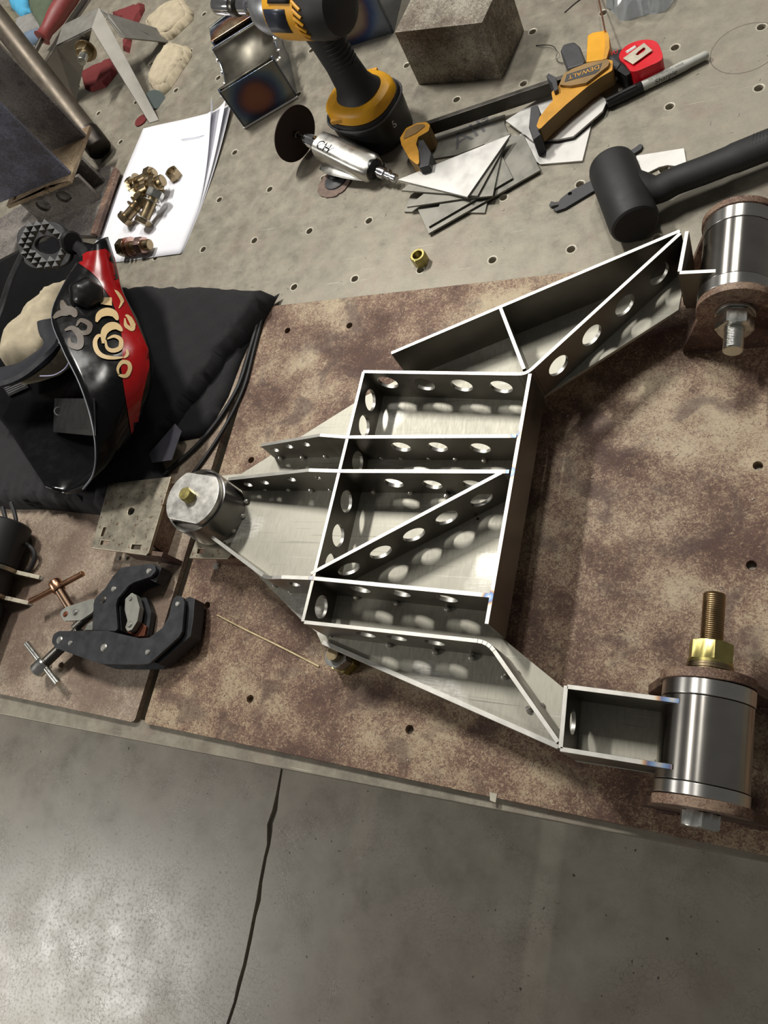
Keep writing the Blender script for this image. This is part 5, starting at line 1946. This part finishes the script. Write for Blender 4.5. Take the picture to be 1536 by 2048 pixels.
    if all(p is not None for p in lbp):
        lb = t.part('warning_label', G().loft([lbp, [p + (CAM - p).normalized() * .6 for p in lbp]]), BLACKP)
        for k in range(5):
            f0, f1 = (k + .6) / 6, (k + .6) / 6
            a = lbp[0].lerp(lbp[3], f0)
            b = lbp[1].lerp(lbp[2], f0)
            dv = (CAM - a).normalized() * 1.0
            t.part('label_line', G().rod(a.lerp(b, .06) + dv, a.lerp(b, .92) + dv, .8, seg=5), plain('label_grey', (110, 110, 112), .6))
    # wire of the battery pack
    w = [at(142, 712, 150), at(132, 735, 140), at(108, 750, 128), at(80, 752, 122)]
    t.part('thin_wire', G().sweep(spline(w, 5), .9, 6), plain('lilac_wire', (170, 170, 200), .4))
    # spare cushion with pyramid studs above the crown
    c = at(86, 492, 150)
    ex = (at(150, 486, 150) - at(30, 500, 150)).normalized()
    ey = Vector((0, 0, 1)).cross(ex).normalized()
    no = (CAM - c).normalized()
    ey = (ey * .7 + Vector((0, 0, .7))).normalized()
    ey = (ey - ex * ey.dot(ex)).normalized()
    Mp = frame(c, ex, ey)
    if Mp.to_3x3().col[2].dot(no) < 0:
        Mp = frame(c, ex, -ey)
    ro = [(58 * math.copysign(abs(math.cos(q)) ** .7, math.cos(q)), 34 * math.copysign(abs(math.sin(q)) ** .7, math.sin(q))) for q in [2 * PI * k / 40 for k in range(40)]]
    ri = [(10 + 28 * math.cos(q), 13 * math.sin(q)) for q in [2 * PI * k / 28 for k in range(28)]]
    pd = t.part('rear_pad', G().prism(ro, -8, 0, [ri], Mp), RUBBER, bevel=2, label='black studded rubber pad of the headgear')
    sb = spline([Mp @ Vector((56, 0, -6)), at(168, 508, 150), at(150, 545, 160), at(128, 590, 168)], 6)
    t.part('head_strap', G().sweep(sb, 8, 10, .3, (0, 0, 1)), BLACKP)
    sb = spline([Mp @ Vector((-54, -4, -6)), at(20, 560, 130), at(0, 620, 118), at(-30, 690, 112)], 6)
    t.part('head_strap', G().sweep(sb, 8, 10, .3, (0, 0, 1)), BLACKP)
    for i in range(-4, 5):
        for j in range(-3, 4):
            for s in (0, 1):
                x, y = i * 18 + s * 9, j * 15 + s * 7.5
                if inside((x, y), [(a * .92, b * .92) for a, b in ro]) and not inside((x, y), [(10 + (a - 10) * 1.2, b * 1.3) for a, b in ri]):
                    t.part('stud', G().add([Mp @ Vector(p) for p in ((x - 9, y, 0), (x, y - 7.5, 0), (x + 9, y, 0), (x, y + 7.5, 0), (x, y, 8))], [(0, 1, 4), (1, 2, 4), (2, 3, 4), (3, 0, 4)]), BLACKP, under=pd)
    e = Mp @ Vector((64, 0, 0))
    t.part('ratchet_disc', G().lathe([(15, -5), (17, -4), (17, 2), (14, 4)], Matrix.Translation(e) @ Mp.to_3x3().to_4x4() @ Matrix.Rotation(PI / 2 * .8, 4, 'Y'), 28), BLACKP)
    # beige cap tucked into the helmet
    cap = pix([(152, 525), (128, 540), (80, 575), (38, 610), (6, 645), (-14, 690), (-14, 730), (20, 722), (60, 708), (96, 680), (112, 640), (122, 590)], 128)
    g = pillow(cap, 70, 64, 26, 8, 3.5, 21)
    solo('beanie', 'beige cloth beanie tucked inside the helmet', 'hat', g, LINEN, at(70, 640, 70), sharp=70)


build_helmet()


# ================================================================ scraps on the plates
def build_scraps():
    p = [(979, 1584), (994, 1588), (991, 1605), (980, 1601)]
    solo('tape_scrap', 'tiny pale scrap of tape on the front edge of the rusty plate', 'tape', slab(p, 8.4, .3), plain('tape_grey', (186, 180, 162), .6), at(986, 1595, 8))
    rnd = random.Random(12)
    g = G()
    for k in range(150):
        if k < 70:
            x, y, z = rnd.uniform(-20, 640), rnd.uniform(-640, -60), 8.2
        else:
            x, y, z = rnd.uniform(-300, 620), rnd.uniform(-20, 330), .2
        a, l = rnd.uniform(0, 6.28), rnd.uniform(.8, 2.6)
        d_ = Vector((math.cos(a), math.sin(a), 0))
        s = Vector((-d_.y, d_.x, 0))
        c = Vector((x, y, z))
        g.add([c - d_ * l - s * .35, c - d_ * l + s * .35, c + s * .4 + Vector((0, 0, .5)), c + d_ * l, c - s * .4], [(0, 1, 2, 4), (2, 3, 4)])
    solo('metal_shavings', 'fine bright metal shavings scattered over table and plates', 'shavings', g, EDGE, (200, -200, 0), None, 'stuff', solid=.15)


build_scraps()
